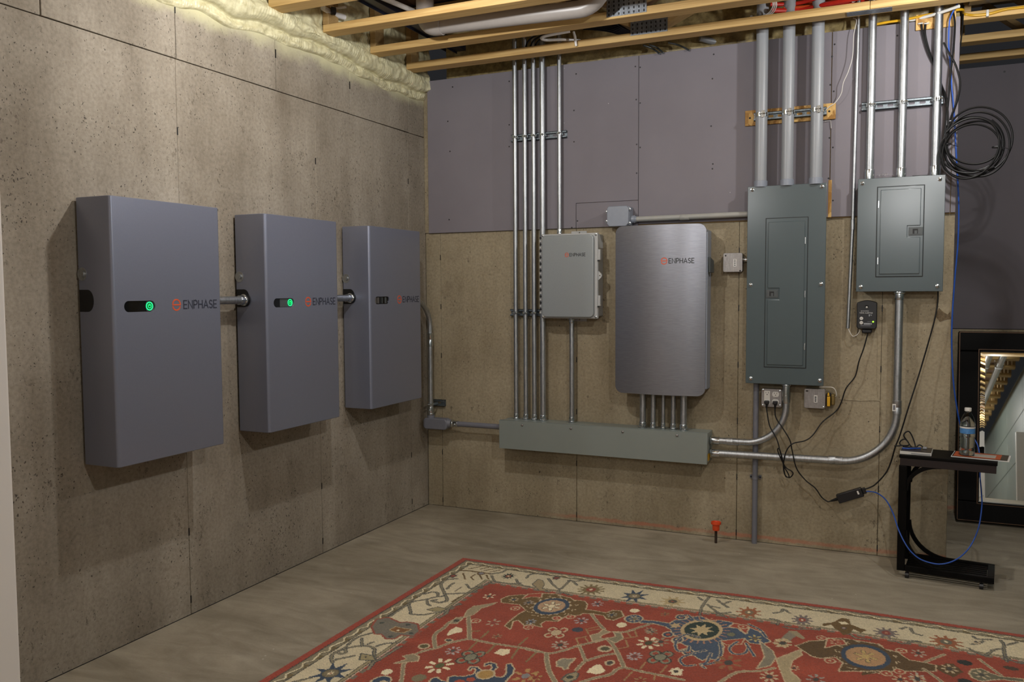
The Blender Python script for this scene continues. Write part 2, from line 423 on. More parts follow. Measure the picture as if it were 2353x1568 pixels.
def emblem(fr, x, y, r, wd, kx=1.):
    m = MB()
    for p in (arc(0, .06, kx, 1, 168, 3, 16), [(-kx*1.02, -.0), (kx*1.05, -.0)], arc(0, -.1, kx, 1, 196, 344, 16)): strokes(m, fr, p, wd, d=.0006+.00015*(len(p) < 3), ox=x, oy=y, sc=r)
    return m
def type_mesh(txt, size, fr):
    """small printed words, from the built-in typeface, as flat mesh"""
    cu = bpy.data.curves.new('t', 'FONT'); cu.body = txt; cu.size = size; cu.extrude = .0003; cu.resolution_u = 2
    o = bpy.data.objects.new('t', cu); COL.objects.link(o); dg = bpy.context.evaluated_depsgraph_get()
    me = bpy.data.meshes.new_from_object(o.evaluated_get(dg)); bpy.data.objects.remove(o)
    oo, ex, ey, en = [Vector(q) for q in fr]; m = MB()
    m.add([oo+ex*v.co.x+ey*v.co.y+en*(v.co.z+.0006) for v in me.vertices], [tuple(p.vertices) for p in me.polygons]); return m
def screw_m(p, d, r=.006):
    m = MB(); d = Vector(d).normalized(); p = Vector(p)
    m.lathe(p, d, [(r*1.25, 0), (r*1.25, r*.3), (r, r*.35), (r*.9, r*.8), (r*.5, r*1.1), (0, r*1.15)], 14); return m
# ================================================================== THE SETTING
XR, YF, ZT, YB = 4.25, -10.5, 2.69, 1.12        # right wall, front wall, underside of trusses, far wall
ob('floor', B(-.2, XR, YF, YB+.1, -.12, 0), 'floor', kind='structure')
wl = ob('wall_left', B(-.22, -.014, YF, .0, 0, 2.66), 'conc_l', kind='structure')
def seam_panels(parent, vs, rows, mk, mat, gap=.0035, th=.014):
    pass
rl = random.Random(3)
ys_low = [-.205, -1.112, -2.03, -2.95, -3.87]; ys_up = [-.19, -.8, -1.404, -2.025, -2.634, -3.25, -3.86]
def lpanel(y0, y1, z0, z1, g):
    ob('concrete_panel', B(-.014+.0002, rl.uniform(-.0012, .0006), y0+g, y1-g, z0, z1), 'conc_l', wl, bev=.0018, seg=1)
for a, b in zip([0]+ys_low, ys_low+[YF]): lpanel(b, a, .0, 2.3432, .0006)
for a, b in zip([0]+ys_up, ys_up+[YF]): lpanel(b, a, 2.3468, 2.66, .0016)
for y in ys_low[:4]:
    for z in (.36, .066, 1.6, 2.05):
        if y < -2.5 and z < 1: continue
        ob('tie_slot', B(-.002, .0012, y-.003, y+.003, z-.016, z+.016), 'dark', wl)
for y, z in ((-.8, 2.5), (-1.404, 2.52), (-2.025, 2.55), (-2.634, 2.5)): ob('tie_slot', B(-.002, .0012, y-.003, y+.003, z-.02, z+.02), 'dark', wl)
ob('base_gap', B(0, .003, YF, 0, .0002, .002), 'dark', wl)
wb = ob('wall_back', B(-.2, 2.985, .014, .22, 0, 1.745), 'conc_b', kind='structure')
xs = [0, .106, 1.017, 1.952, 2.667, 2.985]
for a, b in zip(xs[:-1], xs[1:]):
    yy = rl.uniform(-.0012, .0006)
    ob('concrete_panel', B(a+.0008, b-.0008, yy, .0138, 0, 1.745), 'conc_b', wb, bev=.0018, seg=1)
for x in xs[1:5]:
    for k in range(6):
        z = .04+.31*k
        ob('tie_slot', B(x-.0025, x+.0025, -.0014, .001, z-.016, z+.016), 'dark', wb)
ob('base_gap', B(.03, 2.985, -.002, 0, .0002, .0015), 'dark', wb)
# raised stub of a broken form edge by the bend of the lower conduit
m = MB(); m.tube(spline([Y(1930, 918), Y(1975, 921), Y(2018, 921), Y(2024, 932), Y(2023, 990)], 4), .003, 6); ob('form_ridge', m, 'conc_b', wb)
m = MB(); m.tube(spline([Y(2012, 690), Y(2016, 780), Y(2014, 870), Y(2017, 915)], 4), .0022, 6); ob('form_ridge', m, 'conc_b', wb)
# studs behind the boards and the boards themselves
def board(x0, x1, z0, z1, nm='drywall_panel'):
    return ob(nm, B(x0+.0012, x1-.0012, -.0155, -.003, z0+.001, z1-.001), 'drywall', wb, bev=.001, seg=1)
ob('stud_wall', B(-.1, 2.985, -.0028, .14, 1.746, 2.69), 'pine_web', wb)
m = MB(); m.prism([(.0315, 1.743), (1.0188, 1.743), (1.0188, 1.887), (1.3918, 1.887), (1.3918, ZT-.001), (.0315, ZT-.001)], FB(0, -.003, 0), 0, .0125)
p1 = ob('drywall_panel', m, 'drywall', wb, bev=.001, seg=1); p1c = board(1.02, 1.393, 1.742, 1.886)
ob('concrete_return', B(.001, .03, -.006, -.0029, 1.746, 2.66), 'conc_b', wb)
p2 = board(1.393, 2.406, 1.75, ZT); p3 = board(2.4075, 2.962, 1.75, ZT); p4 = board(2.962, 2.986, 1.75, ZT)
ob('plywood_sliver', B(2.4005, 2.417, -.017, -.0028, 1.75, 1.94), 'osb', wb)
for i, (px, py) in enumerate([(1040, 200), (1029, 279), (1034, 348), (1170, 187), (1170, 287), (1170, 337), (1324, 170), (1319, 254), (1319, 326), (1460, 153), (1471, 155), (1462, 229),
        (1471, 237), (1463, 332), (1471, 339), (1463, 398), (1640, 125), (1637, 181), (1634, 290), (1638, 377), (1637, 388), (1918, 102), (1912, 130), (1908, 195), (1916, 210),
        (1906, 317), (1914, 339), (1904, 410), (1914, 461), (2062, 82), (1327, 508), (1314, 523), (1461, 497), (1470, 508), (1032, 505)]):
    p = Y(px, py, -.0155); par = p1 if p.x < 1.393 else p2 if p.x < 2.41 else p3
    m = MB(); m.lathe(p+Vector((0, .0008, 0)), (0, -1, 0), [(.0045, 0), (.0045, .0009), (.003, .0013), (0, .0013)], 10); ob('screw', m, 'dark', par)
# far wall of the room beyond, right wall, front wall, left jamb
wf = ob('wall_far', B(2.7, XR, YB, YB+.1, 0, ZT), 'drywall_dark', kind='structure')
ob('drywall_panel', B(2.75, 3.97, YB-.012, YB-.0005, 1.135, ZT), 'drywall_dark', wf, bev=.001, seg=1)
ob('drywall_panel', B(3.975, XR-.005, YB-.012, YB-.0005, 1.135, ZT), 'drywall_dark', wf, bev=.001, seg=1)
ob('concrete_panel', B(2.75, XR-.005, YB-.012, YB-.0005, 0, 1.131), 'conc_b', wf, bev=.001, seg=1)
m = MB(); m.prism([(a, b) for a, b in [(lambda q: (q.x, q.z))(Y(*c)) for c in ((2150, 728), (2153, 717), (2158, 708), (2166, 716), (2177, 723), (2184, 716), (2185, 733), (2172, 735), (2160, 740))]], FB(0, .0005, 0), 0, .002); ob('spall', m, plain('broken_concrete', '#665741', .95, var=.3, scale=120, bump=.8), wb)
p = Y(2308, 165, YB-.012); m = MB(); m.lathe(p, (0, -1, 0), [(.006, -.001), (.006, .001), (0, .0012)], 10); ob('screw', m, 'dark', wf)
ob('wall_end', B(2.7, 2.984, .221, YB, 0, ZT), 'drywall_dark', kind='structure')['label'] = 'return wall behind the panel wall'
bpy.data.objects['wall_end'].name = 'wall_return'
wr = ob('wall_right', B(XR, XR+.12, YF, YB, 0, ZT), 'greengrey', kind='structure')
for k in range(5):
    for j in range(8):
        y0 = YF+j*1.62
        ob('wall_board', B(XR-.014, XR-.001, y0+.004, min(y0+1.616, YB-.02), k*.54+.004, k*.54+.536), 'greengrey', wr, bev=.003, seg=1)
ob('wall_front', B(-.2, XR, YF-.1, YF, 0, ZT), 'white_wall', kind='structure')
m = MB(); m.prism(rrect(.02, 1.006, -3.62, -3.5, .008), ((0, 0, 0), (1, 0, 0), (0, 1, 0), (0, 0, 1)), 0, 2.68)
ob('trim_1', m, 'white_wall', kind='structure')['label'] = 'white door jamb at the left edge of the picture'

# ------------------------------------------------------------------ ceiling
ceil = ob('ceiling', B(-.2, XR, YF, YB, 3.065, 3.11), 'subfloor', kind='structure')
for k in range(8):
    ob('subfloor_panel', B(-.1, XR, YF+k*1.22+.003, min(YF+(k+1)*1.22-.003, YB), 3.052, 3.0648), 'subfloor', ceil)
TT = 2.695
def truss(y, x0=.05, x1=XR-.1, label='', group=None, nodes=(), plates=(), first=.72, pitch=.74, splice=()):
    t = thing('floor_truss', label, 'truss', (x0, y, TT), group)
    yb = y+.089; cuts = [x0]+list(splice)+[x1]
    for a, b in zip(cuts[:-1], cuts[1:]): ob('bottom_chord', B(a+.0008, b-.0008, y, yb, TT, TT+.038), 'pine', t, bev=.002, seg=1)
    ob('top_chord', B(x0, x1, y, yb, 3.012, 3.05), 'pine_web', t, bev=.002, seg=1)
    ob('end_post', B(x0, x0+.036, y+.001, yb-.001, TT+.0385, 3.0115), 'pine_web', t, bev=.002, seg=1)
    ob('end_post', B(x1-.036, x1, y+.001, yb-.001, TT+.0385, 3.0115), 'pine_web', t, bev=.002, seg=1)
    x = first; k = 0
    while x+pitch/2 < x1:
        for s in (-1, 1):
            if x+s*pitch*.46 < x0+.03: continue
            p0 = Vector((x+s*.025, y+.0445, TT+.04)); p1 = Vector((x+s*pitch*.46, y+.0445, 3.01)); d = p1-p0; L = d.length
            ang = math.atan2(d.x, d.z); R = Matrix.Rotation(ang, 3, 'Y'); c = (p0+p1)/2
            m = MB(); m.box(c.x-.019, c.x+.019, y+.0015, yb-.0015, c.z-L/2, c.z+L/2, R)
            m.v = [(a, b, min(max(e, TT+.0385), 3.0115)) for a, b, e in m.v]
            ob('web', m, 'pine_web', t, bev=.0015, seg=1)
        x += pitch
    for (a, b, z0, z1) in plates:
        m = B(a, b, y-.0025, y-.0002, z0, z1); n = int((b-a)/.024)
        q = MB()
        for i in range(n):
            for j in range(max(2, int((z1-z0)/.019))):
                cx = a+(i+.5)*(b-a)/n; cz = z0+(j+.5)*(z1-z0)/max(2, int((z1-z0)/.019))
                q.box(cx-.0035, cx+.0035, y-.0032, y-.0026, cz-.0055, cz+.0055)
        pl = ob('nail_plate', m, 'plate', t); ob('tooth_slot', q, 'dark', pl, kind='stuff')
    return t
def xz(px, py, y): p = Y(px, py, y); return p.x, p.z
ky = [-.294, -.674, -1.099, -1.509]
a, _ = xz(1449, 75, ky[0]); b, _ = xz(1534, 75, ky[0])
tr0 = truss(ky[0], label='pine floor truss nearest the purple boards, running directly above the conduits', first=(a+b)/2, plates=[(a, b, 2.717, 2.805)], pitch=1.34, splice=(xz(1999, 15, ky[0])[0],))
a2, _ = xz(1945, 34, ky[0]); b2, _ = xz(2050, 25, ky[0])
ob('nail_plate', B(a2, b2, ky[0]+.008, ky[0]+.07, TT-.002, TT-.0003), 'plate', tr0)
a, _ = xz(1394, 25, ky[1]); b, _ = xz(1486, 25, ky[1])
truss(ky[1], label='second pine floor truss out from the purple boards, grey nail plate on its face', first=(a+b)/2, plates=[(a, b, 2.705, 2.825)], pitch=1.34)
truss(ky[2], label='third pine floor truss out from the purple boards, in front of the thick grey pipe', first=1.1)
truss(ky[3], label='pine floor truss at the very top of the picture, its end buried in foam', first=1.3)
for i, (y, l) in enumerate(((.086, 'pine floor truss in the right recess carrying the yellow cable'), (.51, 'middle pine floor truss over the right recess'), (.92, 'rearmost pine floor truss over the right recess, close to the far wall'))):
    truss(y, x0=3.0, label=l, first=3.5)
for k in range(20):
    y = -1.92-.41*k
    truss(y, label='pine floor truss over the part of the room behind the camera', group='pine floor trusses over the unseen room', first=1.0+.1*(k % 3))
# foam along the top of the left wall
def bumpy(u, v, s=1.): return mn.noise(Vector((u, v, 3.1)))*s
m = MB(); ny, prof = 900, [(0., 2.582), (.008, 2.586), (.016, 2.596), (.017, 2.608), (.016, 2.62), (.01, 2.63), (.015, 2.634), (.032, 2.638), (.048, 2.648), (.057, 2.662), (.06, 2.678), (.056, 2.695), (.046, 2.712), (.038, 2.728), (.036, 2.75), (.042, 2.80), (.04, 2.86), (.04, 2.93), (.04, 3.05)]
P2 = []
for i in range(len(prof)-1):
    for j in range(3):
        t = j/3; P2.append((prof[i][0]*(1-t)+prof[i+1][0]*t, prof[i][1]*(1-t)+prof[i+1][1]*t))
P2.append(prof[-1]); nt = len(P2); vs = []
for i in range(ny+1):
    y = -3.2+3.19*i/ny
    low = .045*mn.noise(Vector((y*1.3, 0, 0)))+.03*mn.noise(Vector((y*5, 5, 0)))-.006
    rid = .5+.5*math.sin(y*2*PI/.017+6*mn.noise(Vector((y*3, 1, 1)))+3*mn.noise(Vector((y*9, 2, 1))))
    for j, (x, z) in enumerate(P2):
        f = min(1, max(0, (2.76-z)/.1)); a = j/nt
        bead = .5+.5*mn.noise(Vector((y*7, a*6, .3)))
        dx = (.005*rid*max(0, bead-.35)*1.6+.014*mn.noise(Vector((y*14, z*30, 0)))+.013*mn.noise(Vector((y*4, z*14, 7)))+.006*mn.noise(Vector((y*33, z*60, 2))))*(1 if j else 0)*min(1, j/4)
        dz = .008*mn.noise(Vector((y*9, z*18, 4)))
        vs.append((max(.0 if j == 0 else .002, x+dx*(1 if z < 2.78 else 1.6)), y, z+dz+low*f*(1 if z < 2.66 else .3)))
fs = [(i*nt+j, i*nt+j+1, (i+1)*nt+j+1, (i+1)*nt+j) for i in range(ny) for j in range(nt-1)]
m.add(vs, fs)
sf = ob('spray_foam', m, 'foam', kind='stuff', angle=80, label='pale yellow spray foam bead along the top of the concrete wall', cat='insulation foam', org=(0, -1.6, 2.6))
# batt facing above the boards
m = MB(); vs = []; nx, nz = 260, 24
for i in range(nx+1):
    x = .135+2.85*i/nx
    for j in range(nz+1):
        z = 2.692+.358*j/nz
        vs.append((x, .05+.016*mn.noise(Vector((x*5, z*7, 0)))+.008*mn.noise(Vector((x*23, z*26, 0)))-.02*math.sin(PI*j/nz)*0, z))
m.add(vs, [(i*(nz+1)+j, i*(nz+1)+j+1, (i+1)*(nz+1)+j+1, (i+1)*(nz+1)+j) for i in range(nx) for j in range(nz)])
ob('rim_insulation', m, 'batt', kind='stuff', angle=80, label='brownish insulation stuffed above the purple boards between the trusses', cat='insulation', org=(1.5, 0, 2.69))
# ================================================================== BATTERIES ON THE LEFT WALL
BD, BW, BH, BZ = .182, .533, .98, .748
def battery(y, label, lit, dark):
    t = thing('battery_cabinet', label, 'battery', (0, y, BZ), 'grey wall batteries')
    r = .013
    # body: rounded front vertical edges
    prof = [(.012, y), (.012, y+BW)]+[(BD-r+r*math.sin(a), y+BW-r+r*math.cos(a)) for a in [PI/2*i/6 for i in range(7)]]
    prof += [(BD-r+r*math.cos(a), y+r-r*math.sin(a)) for a in [PI/2*i/6 for i in range(7)]]
    m = MB(); n = len(prof); xc, yc_ = BD/2, y+BW/2; e = .0022
    ins = [(xc+(a-xc)*(1-2*e/BD), yc_+(b-yc_)*(1-2*e/BW)) for a, b in prof]
    vs = [(a, b, z) for q, z in ((ins, BZ), (prof, BZ+e), (prof, BZ+BH-e), (ins, BZ+BH)) for a, b in q]
    fs = [tuple(range(n)), tuple(range(3*n, 4*n))]
    for lv in range(3):
        for i in range(n):
            if i == 8 and lv == 1: continue
            fs.append((lv*n+i, lv*n+(i+1) % n, (lv+1)*n+(i+1) % n, (lv+1)*n+i))
    m.add(vs, fs)
    fr = FL(BD, y, BZ); hole = rrect(.047, .189, .5625, .6035, .02, 6)
    m.holed([(r, e), (BW-r, e), (BW-r, BH-e), (r, BH-e)], [hole], fr, -.006, 0, back=False)
    sh = ob('shell', m, 'batt_shell', t)
    ob('mounting_rail', B(0.0008, .0118, y+.02, y+BW-.02, BZ+.03, BZ+BH-.006), 'dark', t)
    w = MB(); w.prism(hole, fr, -.0075, -.0062); ob('window', w, 'gloss_black', t)
    if dark == 'black':
        q = MB(); q.prism(rrect(.15, .187, .5645, .6015, .008), fr, -.0061, -.0052); ob('tab_or_glint', q, 'latch', t)
    elif dark == 'half':
        q = MB(); q.prism(rrect(.095, .187, .5645, .6015, .004), fr, -.0061, -.0052); ob('tab_or_glint', q, 'latch', t)
    else:
        for a, b in ((.052, .068), (.076, .094), (.122, .128), (.15, .166)):
            q = MB(); q.prism(rrect(a, b, .5665, .5995, .002), fr, -.0061, -.0045); ob('tab_or_glint', q, 'steelbox' if a < .1 else 'latch', t)  # grey bars stand in for reflections in the glossy window, no real parts
    if lit:
        c = (.1655, .583); m = MB(); m.holed(circ(*c, .0165, 28), [circ(*c, .0125, 28)[::-1]], fr, -.005, -.0038); ring = ob('power_ring', m, 'led', t)
        m = MB(); strokes(m, fr, arc(*c, .0068, .0068, 125, 415, 18), .0026, d=-.0036); strokes(m, fr, [(c[0], c[1]+.001), (c[0], c[1]+.0085)], .0026, d=-.0036)
        m.v = [(min(a, BD-.0036), b, e) for a, b, e in m.v]
        ob('power_symbol', m, 'led', ring)
        m = MB(); m.prism(circ(*c, .0124, 24), fr, -.0052, -.0048); ob('power_button', m, 'dark', t)
    ob('emblem', emblem(fr, .292, .5855, .019, .0052), 'logo', t)
    ob('brand_lettering', lettering(fr, .329, .570, .031, 'ENPHASE', .0047, width=.176), 'ink', t)
    # left side: fixing bolt in a dimple and the black conduit port
    fs_ = ((0, y, BZ), (1, 0, 0), (0, 0, 1), (0, -1, 0))
    m = MB(); m.lathe((.03, y, BZ+.702), (0, -1, 0), [(.024, -.001), (.024, .0012), (.019, .0012), (.017, .0005), (.011, .0005), (.011, .005), (0, .0055)], 22); ob('fixing_bolt', m, 'emt', t)
    m = MB(); m.prism([(.013, .565), (.013, .645)]+[(.055+.03*math.cos(a), .605+.04*math.sin(a)) for a in [PI/2-PI*i/14 for i in range(15)]], fs_, .0002, .0012); ob('conduit_port', m, 'dark', t)
    return t
ys = [-2.53, -1.72, -.907]
battery(ys[0], 'tall grey battery cabinet nearest the camera, lit green power ring in a black slot', True, 'black')
battery(ys[1], 'middle grey battery cabinet of the three, green power ring in a half grey slot', True, 'half')
battery(ys[2], 'grey battery cabinet closest to the corner, slot unlit without a green ring', False, 'dark')

def connector(p, d, r, mat='zinc', L=.034):
    """set-screw fitting: flange, collar and a screw"""
    m = MB(); d = Vector(d).normalized(); p = Vector(p)
    m.lathe(p, d, [(r*1.45, 0), (r*1.5, .003), (r*1.5, .006), (r*1.25, .008), (r*1.18, .010), (r*1.2, .014), (r*1.22, L*.9), (r*1.16, L), (r*1.02, L)], 22)
    s = d.orthogonal().normalized() if abs(d.y) > .5 else Vector((0, -1, 0))
    m.cyl(p+d*L*.62+s*r*1.15, p+d*L*.62+s*(r*1.2+.006), .0042, 8); return m
def coupling(p, d, r, L=.07):
    m = MB(); d = Vector(d).normalized(); p = Vector(p)-d*L/2
    m.lathe(p, d, [(r*1.01, 0), (r*1.14, .001), (r*1.14, L*.47), (r*1.1, L*.49), (r*1.1, L*.51), (r*1.14, L*.53), (r*1.14, L-.001), (r*1.01, L)], 22); return m
def strap(p, d, r, yb, wide=.014):
    """two-piece strut clamp round a pipe with its bolt in front"""
    m = MB(); d = Vector(d).normalized(); p = Vector(p)
    m.lathe(p-d*wide/2, d, [(r*1.005, 0), (r+.0022, 0), (r+.0022, wide), (r*1.005, wide)], 20)
    side = Vector((0, 0, 1)) if abs(d.x) > .5 else Vector((1, 0, 0))
    for s in (-1, 1):
        c = p+side*s*(r+.001); m.box(c.x-.0016-abs(side.x)*.0, c.x+.0016, p.y, yb, p.z-wide/2, p.z+wide/2)
    f = p+Vector((r*.25, -r-.004, 0)); m.box(f.x-.005, f.x-.0025, f.y-.009, f.y+.003, f.z-wide/2, f.z+wide/2); m.box(f.x+.0025, f.x+.005, f.y-.009, f.y+.003, f.z-wide/2, f.z+wide/2)
    m.cyl(f+Vector((-.011, -.004, 0)), f+Vector((.017, -.004, 0)), .0028, 8); m.cyl(f+Vector((-.013, -.004, 0)), f+Vector((-.008, -.004, 0)), .0052, 6)
    return m
def pipe(name, label, cat, pts, r, mat='emt', group=None, n=18):
    m = MB(); m.tube(pts, r, n)
    return ob(name, m, mat, label=label, cat=cat, group=group)
def conn(par, p, d, r): return ob('connector', connector(p, d, r), 'zinc', par)
# conduits between the batteries
xb, zb = .062, 1.345
for i, l in ((0, 'short steel conduit joining the nearest battery to the middle battery'), (1, 'short steel conduit joining the middle battery to the corner battery')):
    y0, y1 = ys[i]+BW+.001, ys[i+1]-.0015
    c = pipe('conduit', l, 'conduit', [(xb, y0, zb), (xb, y1, zb)], .0175)
    m = MB(); m.lathe((xb, y1, zb), (0, -1, 0), [(.03, 0), (.03, .004), (.0245, .0045), (.0245, .0055)], 24); ob('gasket', m, 'dark', c)
    ob('connector', connector((xb, y1-.006, zb), (0, -1, 0), .0175), 'zinc', c)
# corner drop
px_, py_ = .072, -.085
drop = bend([(xb, ys[2]+BW+.001, 1.318), (xb+.004, py_-.003, 1.318), (px_, py_, 1.0), (px_, py_, .64)], [.15, 1.0], 12)
drop = bend([(xb, ys[2]+BW+.001, 1.322), (px_, py_, 1.322), (px_, py_, .625)], .17, 14)
cd_ = pipe('corner_conduit', 'steel conduit curving out of the corner battery and dropping to the grey elbow', 'conduit', drop, .0165)
ob('coupling', coupling((px_, py_, 1.075), (0, 0, 1), .0165, .085), 'zinc', cd_)
ob('connector', connector((px_, py_, .6), (0, 0, 1), .0165, L=.05), 'zinc', cd_)
ob('strap', strap((px_, py_, .668), (0, 0, 1), .0165, -.022), 'zinc', cd_)
t = thing('elbow_fitting', 'grey angled conduit body in the corner at the foot of the curved conduit', 'conduit body', (.11, -.085, .515))
m = MB(); m.prism(rrect(.032, .2, .513, .582, .022, 6), FB(0, -.052, 0), 0, .064); ob('body', m, 'pvc_dark', t, bev=.006, seg=3)
m = MB(); m.lathe((px_, py_, .578), (0, 0, 1), [(.024, 0), (.024, .02), (.021, .021)], 22); ob('hub', m, 'pvc_dark', t)
m = MB(); m.lathe((.196, py_, .553), (1, 0, 0), [(.03, 0), (.024, .018), (.022, .024)], 22); ob('hub', m, 'pvc_dark', t)
WX0, WX1, WZ0, WZ1, WY = .58, 1.82, .437, .603, -.155
zc = .553
c = pipe('conduit', 'grey painted conduit running from the corner elbow to the long trough', 'conduit', [(.215, py_, zc), (WX0-.001, py_, zc)], .0165, 'pvc_dark')
ob('connector', connector((.222, py_, zc), (1, 0, 0), .0165, L=.045), 'zinc', c)

# ================================================================== TROUGH
t = thing('wiring_trough', 'long grey steel wiring trough low on the back wall', 'wiring trough', ((WX0+WX1)/2, -.08, WZ0))
ob('body', B(WX0+.004, WX1-.004, WY+.012, -.0012, WZ0+.002, WZ1), 'trough', t, bev=.002)
m = MB(); m.holed([(WX0, WZ0), (WX1, WZ0), (WX1, WZ1+.003), (WX0, WZ1+.003)], [], FB(0, WY+.012, 0), .0005, .0125)
ob('cover', m, 'trough', t, bev=.002)
m = MB(); m.box(WX0+.002, WX1-.002, WY+.006, WY+.02, WZ1+.0032, WZ1+.005); ob('cover_lip', m, 'trough', t, bev=.0008, seg=1)
for px, py in ((1200, 975), (1312, 985), (1431, 995), (1556, 1003)):
    p = Y(px, py, WY); ob('screw', screw_m((p.x, WY-.0006, WZ1-.018), (0, -1, 0), .006), 'steelbox', t)
ob('sticker', B(WX1-.0038, WX1-.0028, -.12, -.07, WZ0+.012, WZ0+.05), 'yellow', t)

# ================================================================== STRUT RAILS
def strut_rail(x0, x1, z, y0, label, name='strut_channel', h=.041, d=.021):
    t = thing(name, label, 'strut', ((x0+x1)/2, y0-d/2, z-h/2), 'slotted galvanised strut rails')
    holes = []; x = x0+.022
    while x+.03 < x1: holes.append(rrect(x, x+.028, -.0065, .0065, .006, 4)[::-1]); x += .048
    m = MB(); m.holed([(x0, -h/2), (x1, -h/2), (x1, h/2), (x0, h/2)], holes, FB(0, y0, z), .0002, .0025)
    ob('back_plate', m, 'strut', t)
    m = MB()
    for s in (-1, 1):
        m.box(x0, x1, y0-d, y0-.0005, min(z+s*h/2, z+s*(h/2-.0025)), max(z+s*h/2, z+s*(h/2-.0025)))
        m.box(x0, x1, y0-d, y0-d+.0025, min(z+s*h/2, z+s*(h/2-.0085)), max(z+s*h/2, z+s*(h/2-.0085)))
        m.box(x0, x1, y0-d, y0-d+.007, min(z+s*(h/2-.0085), z+s*(h/2-.0105)), max(z+s*(h/2-.0085), z+s*(h/2-.0105)))
    ob('channel_lips', m, 'strut', t)
    return t
YD = -.0155                                # face of the boards
def zof(px, py, y): return Y(px, py, y).z
S1 = zof(1245, 312, -.04); S2 = zof(1210, 719, -.04)
strut_rail(Y(1175, 312, -.03).x, Y(1302, 312, -.03).x, S1, YD-.0003, 'short strut rail holding the five thin conduits high on the boards')
strut_rail(Y(1171, 719, -.03).x, Y(1250, 719, -.03).x, S2, -.0015, 'strut rail low behind the four conduits, left of the small enclosure')
S4 = zof(2075, 237, -.04)
strut_rail(Y(1980, 245, -.04).x, Y(2168, 230, -.04).x, S4, YD-.0003, 'strut rail holding three fat conduits above the right panel')
strut_rail(.05, Y(1018, 930, -.04).x, .668, -.0015, 'stub of strut rail in the corner behind the curved conduit')
# plywood strip with rail for the three plastic pipes
a = Y(1712, 275, -.03).x; b = Y(1920, 258, -.03).x; S3 = zof(1812, 262, -.05)
t = thing('plywood_strip', 'strand board strip behind the three grey plastic pipes', 'wood strip', ((a+b)/2, -.022, S3-.04))
ob('board', B(a, b, YD-.013, YD-.0003, S3-.04, S3+.04), 'osb', t, bev=.001, seg=1)
for x in (a+.025, b-.03): ob('screw', screw_m((x, YD-.0132, S3), (0, -1, 0), .004), 'dark', t)
strut_rail(Y(1732, 268, -.05).x, Y(1899, 256, -.05).x, S3, YD-.0134, 'strut rail screwed to the strand board strip behind the plastic pipes')

# ================================================================== THIN CONDUITS, LEFT GROUP
yc = -.056
words = ['leftmost', 'second', 'third', 'fourth and thickest']
for i, (px, pb, r) in enumerate(((1182, 1187, .0138), (1206, 1208, .0138), (1226, 1228, .0138), (1247, 1247, .0172))):
    x = (Y(px, 150, yc).x+Y(pb, 967, yc).x)/2
    c = pipe('conduit', ('steel conduit from ceiling to trough, %s of the four side by side' % words[i]), 'conduit', [(x, yc, 3.0), (x, yc, WZ1+.03)], r, group='four conduits into the trough')
    conn(c, (x, yc, WZ1+.0005), (0, 0, 1), r)
    ob('strap', strap((x, yc, S1), (0, 0, 1), r, -.038), 'zinc', c)
    if i < 3: ob('strap', strap((x, yc, S2), (0, 0, 1), r, -.024), 'zinc', c)
x = Y(1285, 137, yc).x
c = pipe('conduit', 'single steel conduit from the ceiling into the top of the small enclosure', 'conduit', [(x, yc, 3.0), (x, yc, 1.735)], .0125)
ob('strap', strap((x, yc, S1), (0, 0, 1), .0125, -.038), 'zinc', c); conn(c, (x, yc, 1.7005), (0, 0, 1), .0125)

# ================================================================== SMALL ENCLOSURE (combiner)
CX0, CX1, CZ0, CZ1, CY = .848, 1.178, 1.222, 1.7, -.15
t = thing('combiner_enclosure', 'small pale grey plastic enclosure with hinged brushed door and orange logo', 'electrical enclosure', ((CX0+CX1)/2, -.075, CZ0))
ob('body', B(CX0+.012, CX1+.004, -.105, -.0014, CZ0+.006, CZ1), 'comb_body', t, bev=.008, seg=3)
ob('rim', B(CX0, CX1+.012, -.128, -.1055, CZ0-.004, CZ1+.004), 'comb_body', t, bev=.003)
m = MB(); m.prism(rrect(CX0+.012, CX1-.006, CZ0+.004, CZ1-.005, .024, 6), FB(0, -.1285, 0), 0, .0215); dr = ob('door', m, 'comb_door', t, bev=.004, seg=3)
for x, z in ((CX0+.008, CZ0+.005), (CX0+.008, CZ1-.004), (CX1+.002, CZ0+.006), (CX1+.002, CZ1-.006)): ob('corner_screw', screw_m((x, -.1285, z), (0, -1, 0), .0055), 'zinc', t)
for k in range(24):
    z = CZ0+.024+k*.0188
    m = MB(); m.cyl((CX0-.004, -.135, z), (CX0-.004, -.135, z+(.0105 if k % 2 else .0125)), .0062, 10); ob('hinge_knuckle', m, 'comb_body' if k % 2 == 0 else 'dark', t)
fr = FB(0, -.1502, 0)
p = Y(1302.3, 586, -.15); ob('emblem', emblem(fr, p.x, p.z, .0105, .003), 'logo', t)
q0 = Y(1309, 586, -.15); q1 = Y(1345, 586, -.15); ob('brand_lettering', lettering(fr, q0.x, p.z-.0085, .017, 'ENPHASE', .0026, width=q1.x-q0.x), 'ink_black', t)
for z in (1.58, 1.32):
    ob('latch', B(CX1+.0125, CX1+.026, -.128, -.1, z-.03, z+.03), 'comb_body', t, bev=.002); ob('latch_catch', B(CX1+.0126, CX1+.024, -.134, -.1285, z-.036, z-.03), 'dark', t)
m = MB(); m.holed([(CX1+.0125, 1.435), (CX1+.03, 1.452), (CX1+.034, 1.462), (CX1+.03, 1.472), (CX1+.0125, 1.489)], [circ(CX1+.022, 1.462, .004, 12)[::-1]], FB(0, -.106, 0), 0, .012); ob('hasp', m, 'comb_body', t)
